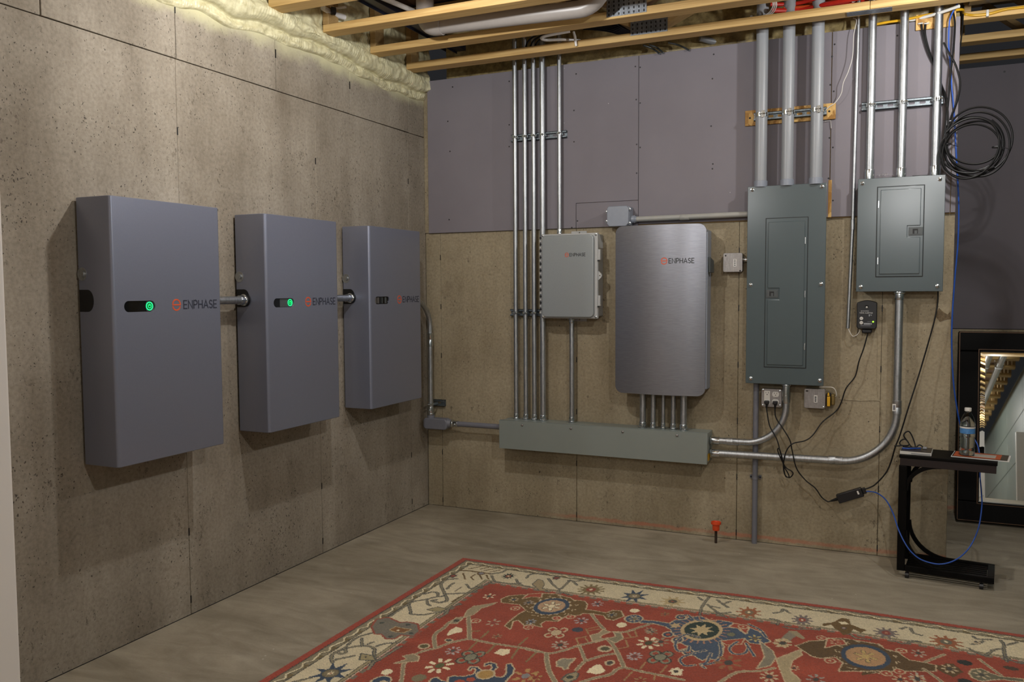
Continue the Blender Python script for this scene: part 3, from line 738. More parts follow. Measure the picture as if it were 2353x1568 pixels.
for z, s in ((CZ1+.0005, 1), (CZ0-.0005, -1)):
    xm = (CX0+CX1)/2+.025
    m = MB(); zz = sorted((z, z+s*.024)); m.holed(rrect(xm-.05, xm+.045, zz[0], zz[1], .004), [circ(xm, z+s*.014, .0045, 12)[::-1]], FB(0, -.0016, 0), 0, .006); ob('mounting_foot', m, 'comb_body', t)
x = Y(1314, 800, -.06).x
c = pipe('conduit', 'steel conduit between the small enclosure and the trough below', 'conduit', [(x, -.06, CZ0-.0065), (x, -.06, WZ1+.03)], .0145)
conn(c, (x, -.06, WZ1+.0005), (0, 0, 1), .0145); ob('connector', connector((x, -.06, CZ0-.0055), (0, 0, -1), .0145, L=.028), 'zinc', c)

# ================================================================== SYSTEM CONTROLLER, curved front
KX0, KX1, KZ0, KZ1 = 1.302, 1.806, .806, 1.732
t = thing('system_controller', 'large enclosure with a curved brushed metal cover and orange logo', 'electrical enclosure', ((KX0+KX1)/2, -.08, KZ0))
ob('body', B(KX0+.035, KX1-.004, -.142, -.0014, KZ0+.03, KZ1-.03), 'pvc_box', t, bev=.004)
m = MB(); n = 48; pts = rrect(0, KX1-KX0, 0, KZ1-KZ0, .042, 8)
def bulge(u): s = u/(KX1-KX0); return -.150-.034*(1-(2*s-1)**2)-.004*s
nx_, nz_ = 40, 6
def fringe(u):
    r = .042; w = KX1-KX0; d = min(u, w-u)
    return r-math.sqrt(max(0, r*r-(r-d)**2)) if d < r else 0
us = [.042*(1-math.cos(PI/2*i/8)) for i in range(8)]; us = us+[.042+(KX1-KX0-.084)*i/30 for i in range(31)]+[KX1-KX0-a for a in us[::-1]]
vs = []; fs = []
for dpt in (0, .012):
    for u in us:
        f = fringe(u)
        for j in range(2): vs.append((KX0+u, bulge(u)+dpt, (KZ0+f) if j == 0 else (KZ1-f)))
k = len(us)
for i in range(k-1):
    a = 2*i; fs.append((a, a+2, a+3, a+1)); o2 = 2*k; fs.append((o2+a, o2+a+1, o2+a+3, o2+a+2))
    fs.append((a, o2+a, o2+a+2, a+2)); fs.append((a+1, a+3, o2+a+3, o2+a+1))
fs.append((0, 1, 2*k+1, 2*k)); a = 2*(k-1); fs.append((a, 2*k+a, 2*k+a+1, a+1))
m.add(vs, fs); ob('cover', m, 'brushed', t, bev=.002, angle=30)
ob('cover_edge', B(KX1-.003, KX1+.006, -.15, -.11, KZ0+.04, KZ1-.045), 'pvc_box', t, bev=.002)
m = MB(); z = Y(1627, 612, -.1).z; m.prism([(-.15, z+.05), (-.05, z+.03), (-.045, z-.035), (-.135, z-.035)], ((KX1+.0065, 0, 0), (0, 1, 0), (0, 0, 1), (1, 0, 0)), 0, .014); ob('switch_handle', m, 'latch', t, bev=.003)
def fcurve(px, py):
    y = -.18
    for _ in range(6): p = Y(px, py, y); y = bulge(min(max(p.x-KX0, 0), KX1-KX0))
    return p
p = fcurve(1526, 600); q0 = fcurve(1537, 600); q1 = fcurve(1595, 600)
def bent(m):
    """lay flat lettering on the curved cover"""
    m.v = [(a, bulge(a-KX0)-.0001+(b-(-.2)), c) for a, b, c in m.v]; return m
ob('emblem', bent(emblem(FB(0, -.2, 0), p.x, p.z, .0155, .0045)), 'logo', t)
ob('brand_lettering', bent(lettering(FB(0, -.2, 0), q0.x, p.z-.0125, .025, 'ENPHASE', .0038, width=q1.x-q0.x)), 'ink_black', t)
words = ['leftmost and fat', 'second', 'third and thinnest', 'fourth', 'rightmost and fattest']
for i, (px, r) in enumerate(((1477, .0175), (1501, .0137), (1524, .0102), (1547, .0132), (1571, .0188))):
    x = Y(px, 950, -.08).x
    c = pipe('conduit', 'short steel conduit under the curved enclosure, %s of the five' % words[i], 'conduit', [(x, -.08, KZ0+.03), (x, -.08, WZ1+.03)], r, group='five short conduits under the curved enclosure')
    conn(c, (x, -.08, WZ1+.0005), (0, 0, 1), r)
# ================================================================== JUNCTION BOX + SIDE CONDUIT
J0, J1, JZ0, JZ1 = 1.236, 1.362, 1.737, 1.85
t = thing('junction_box', 'blue-grey plastic junction box behind the top corner of the curved enclosure', 'junction box', (1.3, -.06, JZ0))
ob('body', B(J0+.006, J1+.002, -.09, YD-.0003, JZ0+.003, JZ1-.003), 'pvc_box', t, bev=.006, seg=3)
m = MB(); m.prism([(J0+.014, JZ0), (J1-.016, JZ0), (J1, JZ0+.016), (J1, JZ1-.012), (J1-.012, JZ1), (J0+.01, JZ1), (J0, JZ1-.012), (J0, JZ0+.016)], FB(0, -.0905, 0), 0, .013); ob('lid', m, 'pvc_box', t, bev=.003)
for x, z in ((J1+.006, JZ1-.02), (J1+.006, JZ0+.016), (J0-.004, JZ1-.03), (J0-.004, JZ0+.03)):
    m = MB(); m.cyl((x, -.098, z), (x, -.085, z), .008, 12); lug = ob('lug', m, 'pvc_box', t); ob('screw', screw_m((x, -.0985, z), (0, -1, 0), .0045), 'zinc', lug)
zj = 1.777
c = pipe('side_conduit', 'weathered plastic conduit running level from the junction box to the tall panel', 'conduit', [(J1+.018, -.05, zj), (2.012, -.05, zj+.003)], .0148, 'pvc_old')
m = MB(); m.lathe((J1+.0025, -.05, zj), (1, 0, 0), [(.022, 0), (.022, .02), (.018, .022), (.018, .03)], 20); ob('hub', m, 'pvc_box', c)
m = MB(); m.lathe((1.64, -.05, zj), (1, 0, 0), [(.0155, 0), (.0162, .001), (.0162, .05), (.0155, .051)], 20); ob('coupling', m, 'pvc_old', c)

# ================================================================== BREAKER PANELS
def panel(name, label, x0, x1, z0, z1, door, inner, latch, hinges, screws, yb):
    yc = -.1; t = thing(name, label, 'breaker panel', ((x0+x1)/2, -.05, z0))
    ob('box', B(x0+.012, x1-.012, yc+.004, yb, z0+.012, z1-.012), 'panel', t, bev=.002)
    ob('cover', B(x0, x1, yc, yc+.0035, z0, z1), 'panel', t, bev=.0024, seg=2)
    m = MB()
    for a, b, c, d in ((x0, x0+.002, z0, z1), (x1-.002, x1, z0, z1), (x0, x1, z0, z0+.002), (x0, x1, z1-.002, z1)): m.box(a, b, yc+.0038, yc+.013, c, d)
    ob('cover_flange', m, 'panel', t, bev=.0007, seg=1)
    dx0, dx1, dz0, dz1 = door
    g = .0032
    m = MB()
    for a, b, c, d in ((dx0-g, dx0, dz0-g, dz1+g), (dx1, dx1+g, dz0-g, dz1+g), (dx0, dx1, dz0-g, dz0), (dx0, dx1, dz1, dz1+g)): m.box(a, b, yc-.0006, yc+.0002, c, d)
    ob('door_gap', m, 'dark', t)
    d = ob('door', B(dx0, dx1, yc-.0042, yc-.0002, dz0, dz1), 'panel', t, bev=.0018, seg=2)
    m = MB(); m.prism(inner, FB(0, yc-.0042, 0), .0001, .005); ob('door_emboss', m, 'panel', d, bev=.004, seg=2)
    lx0, lx1, lz0, lz1 = latch
    l = ob('latch', B(lx0, lx1, yc-.0072, yc-.0045, lz0, lz1), 'latch', d, bev=.001, seg=1)
    return t, d, l
def rectpx(a, b, y=-.1):
    p, q = Y(*a, y), Y(*b, y); return min(p.x, q.x), max(p.x, q.x), min(p.z, q.z), max(p.z, q.z)
def panel_bits(t, d, latch, hinges, screws):
    lx0, lx1, lz0, lz1 = latch; cx = lx0+(lx1-lx0)*.47; cz = (lz0+lz1)/2
    m = MB(); m.holed(rrect(lx0+.006, lx1-.006, lz0+.006, lz1-.006, .002), [rrect(cx-.012, cx+.012, cz-.012, cz+.012, .001)[::-1]], FB(0, -.1072, 0), .0001, .002); ob('latch_face', m, 'latch', d)
    ob('latch_slot', B(cx-.0115, cx+.0115, -.1078, -.1073, cz-.0115, cz+.0115), 'dark', d)
    ob('latch_tongue', B(cx-.0035, cx+.008, -.1088, -.108, cz-.0115, cz+.004), 'latch', d)
    for px, py in hinges:
        p = Y(px, py, -.1); ob('hinge', B(p.x-.003, p.x+.003, -.1068, -.1046, p.z-.018, p.z+.018), 'zinc', t, bev=.001, seg=1)
    for px, py in screws:
        p = Y(px, py, -.1); s = ob('screw', screw_m((p.x, -.1003, p.z), (0, -1, 0), .0078), 'zinc', t)
        ob('screw_slot', B(p.x-.006, p.x+.006, -.1098, -.1094, p.z-.0009, p.z+.0009), 'dark', s)
PX0, PX1, PZ0, PZ1 = 2.0085, 2.399, .882, 1.918
door = rectpx((1761, 503), (1851, 846)); latch = rectpx((1760, 666), (1788, 685))
i0, i1, iz0, iz1 = door[0]+.012, door[1]-.013, door[2]+.012, door[3]-.018
lt = (latch[0]+.002, latch[1], latch[2], latch[3])
inner = [(i0, iz0), (i1, iz0), (i1, iz1), (i0, iz1), (i0, lt[3]+.008), (lt[1]+.006, lt[3]+.008), (lt[1]+.006, lt[2]-.008), (i0, lt[2]-.008)]
t1, d1, _ = panel('main_panel', 'tall grey breaker panel hung below three plastic pipes', PX0, PX1, PZ0, PZ1, door, inner, lt, 0, 0, -.0158)
panel_bits(t1, d1, lt, [(1851, 553), (1850, 676), (1849, 797)], [(1729, 437), (1889, 429), (1725, 655), (1887, 653), (1725, 870), (1884, 875)])
QX0, QX1, QZ0, QZ1 = 2.545, 2.935, 1.366, 1.927
door = rectpx((2017, 431), (2119, 635)); latch = rectpx((2088, 523), (2117, 541))
i0, i1, iz0, iz1 = door[0]+.014, door[1]-.013, door[2]+.012, door[3]-.014
lt2 = (latch[0], door[1]-.002, latch[2], latch[3])
inner = [(i0, iz0), (i1, iz0), (i1, lt2[2]-.008), (lt2[0]-.006, lt2[2]-.008), (lt2[0]-.006, lt2[3]+.008), (i1, lt2[3]+.008), (i1, iz1), (i0, iz1)]
t2, d2, _ = panel('sub_panel', 'short grey breaker panel below three fat steel conduits, beside the cable coil', QX0, QX1, QZ0, QZ1, door, inner, lt2, 0, 0, -.0158)
panel_bits(t2, d2, lt2, [(2019, 470), (2017, 600)], [(1982, 422), (2160, 412), (1978, 660), (2154, 658)])
ob('side_knockout', B(QX0+.0085, QX0+.0118, -.075, -.05, 1.70, 1.725), 'zinc', t2)
m = MB(); m.box(2.79, 2.86, -.09, -.03, QZ1-.0115, QZ1+.004); ob('top_filler', m, 'dark', t2)
# crumpled clear film on top of the right panel
m = MB(); n = 14; vs = []
for i in range(n+1):
    for j in range(7):
        vs.append((2.625+.085*i/n, -.085+.06*j/6, QZ1+.012+.014*math.sin(PI*i/n)*math.sin(PI*(j+.5)/7)+.009*mn.noise(Vector((i*.9, j*1.1, 2)))))
m.add(vs, [(i*7+j, i*7+j+1, (i+1)*7+j+1, (i+1)*7+j) for i in range(n) for j in range(6)]); ob('plastic_film', m, 'film', label='crumpled clear film lying on top of the short right panel', cat='plastic film')
# three plastic pipes
for i, (px, w) in enumerate(((1750, 'left'), (1811, 'middle'), (1878, 'right'))):
    x = (Y(1752 if i == 0 else 1812 if i == 1 else 1880, 75, -.082).x+Y(1748 if i == 0 else 1810 if i == 1 else 1875, 418, -.082).x)/2; yp = -.082
    c = pipe('plastic_pipe', 'thick grey plastic pipe into the tall panel, %s of the three' % w, 'pipe', [(x, yp, 3.0), (x, yp, PZ1+.012)], .0302, 'pvc', group='three plastic pipes above the tall panel', n=26)
    m = MB(); m.lathe((x, yp, PZ1-.0035), (0, 0, 1), [(.0345, 0), (.0345, .03), (.033, .032), (.0303, .0325)], 26); ob('male_adapter', m, 'pvc_box', c)
    m = strap((x, yp, S3), (0, 0, 1), .0302, -.051, .02); ob('strap', m, 'zinc', c)
    m = MB(); m.box(x+.004, x+.02, yp-.0355, yp-.031, S3-.017, S3+.017); ob('strap_tab', m, 'zinc', c)
# three fat steel conduits
for i, (pa, pb, w) in enumerate(((2003, 2000, 'left'), (2076, 2072, 'middle'), (2155, 2150, 'right'))):
    yp = -.058; x = (Y(pa, 100, yp).x+Y(pb, 400, yp).x)/2
    c = pipe('conduit', 'fat steel conduit into the short right panel, %s of the three' % w, 'conduit', [(x, yp, 3.0), (x, yp, QZ1+.03)], .0196, group='three fat conduits above the right panel', n=22)
    ob('connector', connector((x, yp, QZ1-.0115), (0, 0, 1), .0196, L=.06), 'zinc', c)
    ob('strap', strap((x, yp, S4), (0, 0, 1), .0196, -.038, .018), 'zinc', c)
# thin slanting tube with bare wires
c = pipe('thin_tube', 'thin slightly slanting steel tube beside the short right panel, open at its foot', 'conduit', [(2.532, -.034, 3.0), (2.5215, -.034, 1.705), (2.507, -.03, 1.178)], .0088, n=14)
m = MB(); m.lathe((2.5215, -.034, 1.68), (-.0085, 0, 1), [(.009, 0), (.0108, .001), (.0108, .05), (.009, .051)], 14); ob('coupling', m, 'emt', c)
# conduits from the trough to the panels
z1, z2, yw = .557, .487, -.07
x1 = Y(1807, 890, yw).x
pts = bend([(WX1+.03, yw, z1), (x1, yw, z1+.004), (x1, yw, PZ0-.0006)], .205, 18)
c = pipe('conduit', 'steel conduit sweeping from the trough end up into the tall panel', 'conduit', pts, .0172, n=20)
ob('connector', connector((WX1+.0005, yw, z1), (1, 0, 0), .0172, L=.05), 'zinc', c); ob('connector', connector((x1, yw, PZ0-.0006), (0, 0, -1), .0172, L=.1), 'zinc', c)
p = Y(1684, 1013, yw); ob('coupling', coupling((p.x, yw, z1), (1, 0, 0), .0172, .066), 'emt', c)
x2 = Y(2064, 800, yw).x
pts = bend([(WX1+.03, yw, z2), (x2, yw, z2+.012), (x2, yw, QZ0-.0006)], .26, 20)
c = pipe('conduit', 'long steel conduit from the trough end curving up into the short right panel', 'conduit', pts, .0196, n=20)
ob('connector', connector((WX1+.0005, yw, z2), (1, 0, 0), .0185, L=.05), 'zinc', c); ob('connector', connector((x2, yw, QZ0-.0006), (0, 0, -1), .0196, L=.04), 'zinc', c)
p = Y(1920, 1055, yw); ob('coupling', coupling((p.x, yw, z2+.009), (1, 0, .017), .0196, .07), 'emt', c)
p = Y(2062, 936, yw); cp = ob('coupling', coupling((x2, yw, p.z), (0, 0, 1), .0196, .07), 'emt', c)
m = MB(); m.box(x2-.021, x2-.004, yw-.0236, yw-.0228, p.z-.018, p.z+.018); st = ob('sticker', m, 'label', c); ob('sticker_print', B(x2-.017, x2-.008, yw-.0242, yw-.0238, p.z-.012, p.z+.012), 'pvc_dark', c)
# grey pipe down to the floor
xg = 2.054
c = pipe('floor_pipe', 'grey plastic pipe dropping straight from the tall panel into the floor', 'pipe', [(xg, -.031, PZ0+.0), (xg, -.031, -.01)], .0145, 'pvc_dark')
p = Y(1738, 1098, -.03)
m = MB(); m.lathe((xg, -.031, p.z-.009), (0, 0, 1), [(.0147, 0), (.0168, 0), (.0168, .018), (.0147, .018)], 18); m.box(xg-.03, xg-.016, -.012, -.0016, p.z-.009, p.z+.009); m.box(xg+.016, xg+.03, -.012, -.0016, p.z-.009, p.z+.009)
cl = ob('clip', m, 'pvc_dark', c)
for s in (-1, 1): ob('clip_screw', screw_m((xg+s*.024, -.0123, p.z), (0, -1, 0), .004), 'dark', cl)

# ================================================================== SMALL BOXES
def steel_box(name, label, px0, px1, y0=-.055):
    a, b, c, d = rectpx(px0, px1, y0); t = thing(name, label, 'electrical box', ((a+b)/2, -.03, c))
    ob('back_box', B(a+.003, b-.003, y0+.004, -.0016, c+.003, d-.003), 'steelbox', t, bev=.003)
    m = MB(); m.prism(rrect(a, b, c, d, .008), FB(0, y0+.0038, 0), 0, .0048); ob('cover', m, 'steelbox', t, bev=.0012)
    return t, a, b, c, d
t, a, b, c, d = steel_box('square_box', 'small square steel box left of the tall panel, white label on its cover', (1662, 582), (1706, 625))
ob('label', B((a+b)/2+.003, (a+b)/2+.019, -.0566, -.0561, (c+d)/2-.022, (c+d)/2+.018), 'label', t)
for k in range(4): ob('label_print', B((a+b)/2+.007, (a+b)/2+.015, -.057, -.0567, (c+d)/2-.017+.009*k, (c+d)/2-.013+.009*k), 'ink_black', t)
for x, z in ((a+.013, d-.014), (b-.012, c+.006)): ob('knockout', B(x-.004, x+.004, -.0566, -.0561, z-.004, z+.004), 'dark', t)
ob('connector', connector((b-.002, -.032, c+.066), (1, 0, 0), .011, L=.026), 'zinc', t)
# receptacles
t, a, b, c, d = steel_box('outlet_box', 'steel outlet box with two white receptacles under the tall panel', (1750, 893), (1796, 937))
def slots(t, x, z, y):
    for dx in (-.0062, .0062): ob('blade_slot', B(x+dx-.0011, x+dx+.0011, y-.0004, y-.0001, z+.001, z+.0085), 'dark', t)
    m = MB(); m.prism(circ(x, z-.0055, .0026, 10), FB(0, y, 0), .0001, .0004); ob('ground_slot', m, 'dark', t)
yf = -.0562; r1x, r2x = a+(b-a)*.285, a+(b-a)*.70; zt, zl = c+(d-c)*.71, c+(d-c)*.3
m = MB(); m.prism(rrect(r1x-.0155, r1x+.0155, zl-.016, zt+.017, .002), FB(0, yf, 0), 0, .004); rc = ob('receptacle', m, 'white', t, bev=.0008, seg=1)
slots(rc, r1x, zt+.003, yf-.004); ob('test_button', B(r1x-.008, r1x+.008, yf-.0052, yf-.0041, (zt+zl)/2-.003, (zt+zl)/2+.003), 'white', rc)
for i, z in enumerate((zt, zl)):
    m = MB(); m.prism([(r2x+.0175*math.cos(u)*1., z+min(max(.0172*math.sin(u), -.0135), .0135)) for u in [2*PI*k/24 for k in range(24)]], FB(0, yf, 0), 0, .003); rc2 = ob('receptacle', m, 'white', t)
    if i == 0: slots(rc2, r2x, z+.001, yf-.003)
for x, z in ((a+.008, d-.008), (b-.01, d-.01), (a+.008, c+.008), (b-.01, c+.01)): ob('corner_screw', screw_m((x, -.0562, z), (0, -1, 0), .0048), 'zinc', t)
P1 = Vector((r1x, yf-.0245, zl-.004)); P2_ = Vector((r2x, yf-.0235, zl-.004))
# covered box and transformer
t, a, b, c, d = steel_box('covered_box', 'steel box with a blank cover beside the yellow transformer', (1848, 893), (1896, 940))
ob('label', B((a+b)/2-.004, (a+b)/2+.014, -.0566, -.0561, (c+d)/2-.02, (c+d)/2+.018), 'label', t)
for k in range(3): ob('label_print', B((a+b)/2+.0, (a+b)/2+.009, -.057, -.0567, (c+d)/2-.015+.01*k, (c+d)/2-.009+.01*k), 'ink_black', t)
ob('knockout', B(a+.009, a+.02, -.0566, -.0561, d-.016, d-.009), 'dark', t); ob('corner_screw', screw_m((b-.008, -.0562, c+.008), (0, -1, 0), .004), 'zinc', t)
bx = b
p0 = Y(1899, 903, -.045); p1_ = Y(1920, 935, -.045)
t = thing('transformer', 'small yellow and copper doorbell transformer on the side of the covered box', 'transformer', (p0.x+.03, -.04, p1_.z))
ob('core', B(bx+.004, bx+.026, -.05, -.012, p1_.z+.004, p0.z-.002), 'dark', t, bev=.002)
ob('winding', B(bx+.0262, bx+.046, -.047, -.014, p1_.z+.006, p0.z-.006), 'copper', t, bev=.006, seg=3)
ob('wrap', B(bx+.009, bx+.024, -.062, -.0505, p1_.z+.002, p0.z-.018), 'yellow', t, bev=.002)
m = MB(); m.cyl((bx+.015, -.058, p0.z-.014), (bx+.015, -.058, p0.z+.002), .006, 12, .0035); ob('wire_nut', m, 'yellow', t)
m = MB(); m.box(bx+.0005, bx+.0038, -.052, -.01, p1_.z+.008, p0.z-.01); ob('bracket', m, 'rust', t)
m = MB(); m.tube(spline([Y(1882, 890, -.05), Y(1900, 890, -.055), Y(1913, 891, -.055), Y(1920, 898, -.055), Y(1922, 910, -.05), (bx+.044, -.03, p0.z-.02)], 8), .0022, 8); ob('lead_wire', m, 'white', t)

# ================================================================== ALARM BOX
AX0, AX1, AZ0, AZ1, AY = 2.549, 2.644, 1.176, 1.322, -.05
t = thing('alarm_box', 'black alarm box with two white buttons and a green light', 'alarm', ((AX0+AX1)/2, -.025, AZ0))
top = [(AX0+(AX1-AX0)*(1-k/12), AZ1-.012+.012*math.sin(PI*k/12)) for k in range(13)]
m = MB(); m.prism([(AX0+.008, AZ0), (AX1-.008, AZ0), (AX1, AZ0+.01)]+top+[(AX0, AZ0+.01)], FB(0, -.0016, 0), 0, .0484); ob('case', m, 'black', t, bev=.004, seg=3)
ob('plug_block', B(AX0+.025, AX1-.022, -.042, -.008, AZ0-.022, AZ0-.0003), 'black', t, bev=.006, seg=2)
fr = FB(0, AY-.0002, 0); ax = (AX0+AX1)/2
m = MB(); m.lathe((ax-.001, AY, AZ1-.034), (0, -1, 0), [(.0095, .0002), (.0095, .0018), (.0065, .0008), (0, .0008)], 18); ob('horn_recess', m, 'dark', t)
m = MB(); m.ball((ax-.001, AY-.0008, AZ1-.035), .0048, 12, 8, (1, .5, 1)); ob('horn', m, 'white', t)
for z, w in ((AZ0+.054, 'TEST'), (AZ0+.032, 'SILENCE')):
    m = MB(); m.lathe((AX0+.0225, AY, z), (0, -1, 0), [(.0085, .0003), (.0085, .0018), (.0078, .0024), (0, .0024)], 20); bt = ob('button', m, 'white', t)
    tm = type_mesh(w, .0042 if w == 'TEST' else .003, ((AX0+.0225-(.0052 if w == 'TEST' else .0062), AY-.0022, z-.0014), (1, 0, 0), (0, 0, 1), (0, -1, 0))); ob('button_print', tm, 'ink_black', bt)
for txt, s, x, z in (('SJE RHOMBUS', .0062, AX0+.019, AZ1-.0565), ('TANK ALERT', .0088, AX0+.0125, AZ1-.067), ('AB', .0088, AX0+.064, AZ1-.067)):
    ob('lettering', type_mesh(txt, s, ((x, AY, z), (1, 0, 0), (0, 0, 1), (0, -1, 0))), 'label', t)
ob('print_block', B(AX0+.034, AX0+.064, AY-.0009, AY-.0003, AZ0+.0225, AZ0+.031), 'gray_print', t); ob('print_block', B(AX0+.066, AX0+.071, AY-.0009, AY-.0003, AZ0+.0225, AZ0+.031), 'gray_print', t)
ob('print_line', B(AX0+.018, AX0+.066, AY-.0007, AY-.0003, AZ0+.0155, AZ0+.0185), 'pvc_dark', t); ob('print_line', B(AX0+.05, AX0+.07, AY-.0007, AY-.0003, AZ0+.037, AZ0+.039), 'pvc_dark', t)
m = MB(); m.prism([(AX0+.056, AZ1-.0715), (AX0+.064, AZ1-.0715), (AX0+.0605, AZ1-.082), (AX0+.0575, AZ1-.082)], fr, .0002, .0006); ob('warning_mark', m, 'gray_print', t)
ob('print_block', B(AX0+.066, AX0+.0705, AY-.0008, AY-.0003, AZ1-.078, AZ1-.0725), 'gray_print', t)
m = MB(); m.ball((AX1-.0175, AY-.0006, AZ0+.0375), .0042, 12, 8, (1, .6, 1)); ob('indicator_light', m, 'led2', t)
m = MB(); m.tube(spline([(2.507, -.03, 1.18), Y(1953, 764, -.035), Y(1958, 772, -.035), Y(1963, 773, -.035), Y(1970, 769, -.032), Y(1976, 760, -.03), (2.562, -.03, AZ0+.002)], 8), .0017, 8)
ob('signal_wire', m, 'white', label='pale bare wire looping from the thin tube to the alarm box', cat='wire')
m = MB(); m.tube(spline([Y(1960, 774, -.031), Y(1967, 772, -.029), Y(1971, 763, -.026), (2.556, -.026, AZ0+.002)], 8), .0019, 8)
ob('signal_wire', m, 'rubber', label='short black wire entering the bottom left of the alarm box', cat='wire')

# ================================================================== CORDS
def plug(p, label, cordpts, name='plug_in_cord', r=.0031, end=None):
    t = thing(name, label, 'cord', p)
    m = MB(); m.box(p.x-.0125, p.x+.0125, p.y-.002, yf-.0046, p.z-.008, p.z+.0105); pl = ob('plug', m, 'black', t, bev=.004, seg=3)
    m = MB(); m.tube([p+Vector((0, .006, -.0085)), p+Vector((0, .004, -.03))], [.0065, .0038], 10); ob('strain_relief', m, 'rubber', t)
    m = MB(); m.tube(spline([p+Vector((0, .004, -.03))]+cordpts, 8), r, 8); ob('cord', m, 'rubber', t); return t
tA = path([(1763, 950, -.08), (1769, 980, -.09), (1785, 1010, -.105), (1793, 1040, -.115), (1797, 1058, -.118), (1803, 1075, -.118), (1810, 1087, -.118), (1813, 1096, -.118), (1806, 1096, -.12), (1802, 1084, -.121), (1800, 1066, -.121), (1795, 1044, -.121),
           (1790, 1031, -.12), (1787, 1036, -.118), (1795, 1056, -.116), (1806, 1075, -.114), (1819, 1083, -.113), (1822, 1090, -.113), (1814, 1098, -.113), (1804, 1092, -.112), (1800, 1072, -.111), (1804, 1046, -.11), (1811, 1030, -.108), (1824, 1019, -.106), (1850, 1013, -.1), (1868, 1000, -.09),
           (1890, 970, -.07), (1920, 946, -.06), (1933, 925, -.055), (1944, 893, -.05), (1965, 865, -.045), (1974, 830, -.04), (1985, 800, -.036)])+[Vector((2.606, -.03, 1.17)), Vector((2.603, -.028, AZ0-.02))]
plug(P1, 'black cord from the left receptacle, bunched in a loop, rising to the alarm box', tA)
ADA, ADB = Y(1925, 1147, -.1), Y(1982, 1130, -.1)
axd = (ADB-ADA).normalized(); perp = axd.cross(Vector((0, 1, 0))).normalized()
tB = path([(1783, 960, -.08), (1799, 985, -.09), (1815, 1012, -.1), (1820, 1035, -.1), (1830, 1076, -.1), (1850, 1103, -.1), (1873, 1122, -.1), (1888, 1143, -.1), (1900, 1152, -.1)])+[ADA-axd*.045, ADA-axd*.002]
tb = plug(P2_, 'black cord from the right receptacle hanging down to the black adapter', tB)
t = thing('power_adapter', 'black power adapter brick hanging in mid air by its cords', 'adapter', (ADA+ADB)/2)
R = Matrix(((axd.x, 0, perp.x), (axd.y, 1, perp.y), (axd.z, 0, perp.z))); L = (ADB-ADA).length; c = (ADA+ADB)/2
m = MB(); m.box(c.x-L/2, c.x+L/2, c.y-.017, c.y+.017, c.z-.023, c.z+.023, R); ob('case', m, 'black', t, bev=.003)
m = MB(); q = c+axd*(L*.34)+perp*.004; m.box(q.x-.004, q.x+.004, c.y-.0182, c.y-.0173, q.z-.009, q.z+.009, R); ob('label', m, 'label', t)
m = MB(); q = ADA-axd*.004; m.tube([ADA-axd*.0004, ADA-axd*.036], [.009, .0045], 10); ob('inlet_plug', m, 'rubber', t)
m = MB(); q = ADB+axd*.0085+perp*.002; m.box(q.x-.008, q.x+.008, q.y-.011, q.y+.011, q.z-.015, q.z+.015, R); ob('port_block', m, 'black', t, bev=.002)
tC = [ADB+axd*.016+perp*.008]+path([(1998, 1121, -.1), (2012, 1113, -.1), (2035, 1088, -.1), (2048, 1060, -.1), (2057, 1028, -.11), (2068, 1000, -.115), (2088, 935, -.11), (2115, 850, -.08), (2145, 745, -.07), (2154, 700, -.06)])+[Vector((2.916, -.06, QZ0+.008))]
m = MB(); m.tube(spline(tC, 8), .0034, 8); ob('black_cord', m, 'rubber', label='black cord running from the adapter brick up to the short right panel', cat='cord')
tD = [ADB+axd*.016-perp*.006]+path([(1998, 1130, -.1), (2016, 1134, -.13), (2036, 1150, -.2), (2052, 1180, -.28), (2064, 1216, -.345), (2078, 1246, -.37), (2095, 1270, -.38), (2120, 1288, -.385), (2160, 1297, -.385), (2198, 1286, -.36), (2228, 1258, -.3), (2248, 1215, -.24), (2256, 1165, -.18), (2255, 1130, -.12), (2252, 1095, -.05), (2252, 1060, .02), (2245, 1020, .06), (2218, 985, .08)])
m = MB(); m.tube(spline(tD, 8), .0031, 8); ob('network_cable', m, 'blue', label='blue network cable drooping from the adapter in front of the side table', cat='cable')
tE = [Vector((2.985, -.1, 2.76))]+path([(2186, 35, -.09), (2181, 60, -.08), (2180, 105, -.07), (2184, 150, -.05), (2187, 200, -.035), (2193, 270, -.03), (2197, 350, -.026), (2201, 420, -.02), (2203, 480, -.02), (2201, 560, -.02), (2194, 640, -.02), (2188, 730, -.02), (2187, 800, -.01), (2191, 880, .0), (2200, 945, .03), (2208, 985, .06)])
m = MB(); m.tube(spline(tE, 8), .0036, 8); ob('network_cable', m, 'blue', label='blue network cable hanging from the ceiling along the wall end', cat='cable')
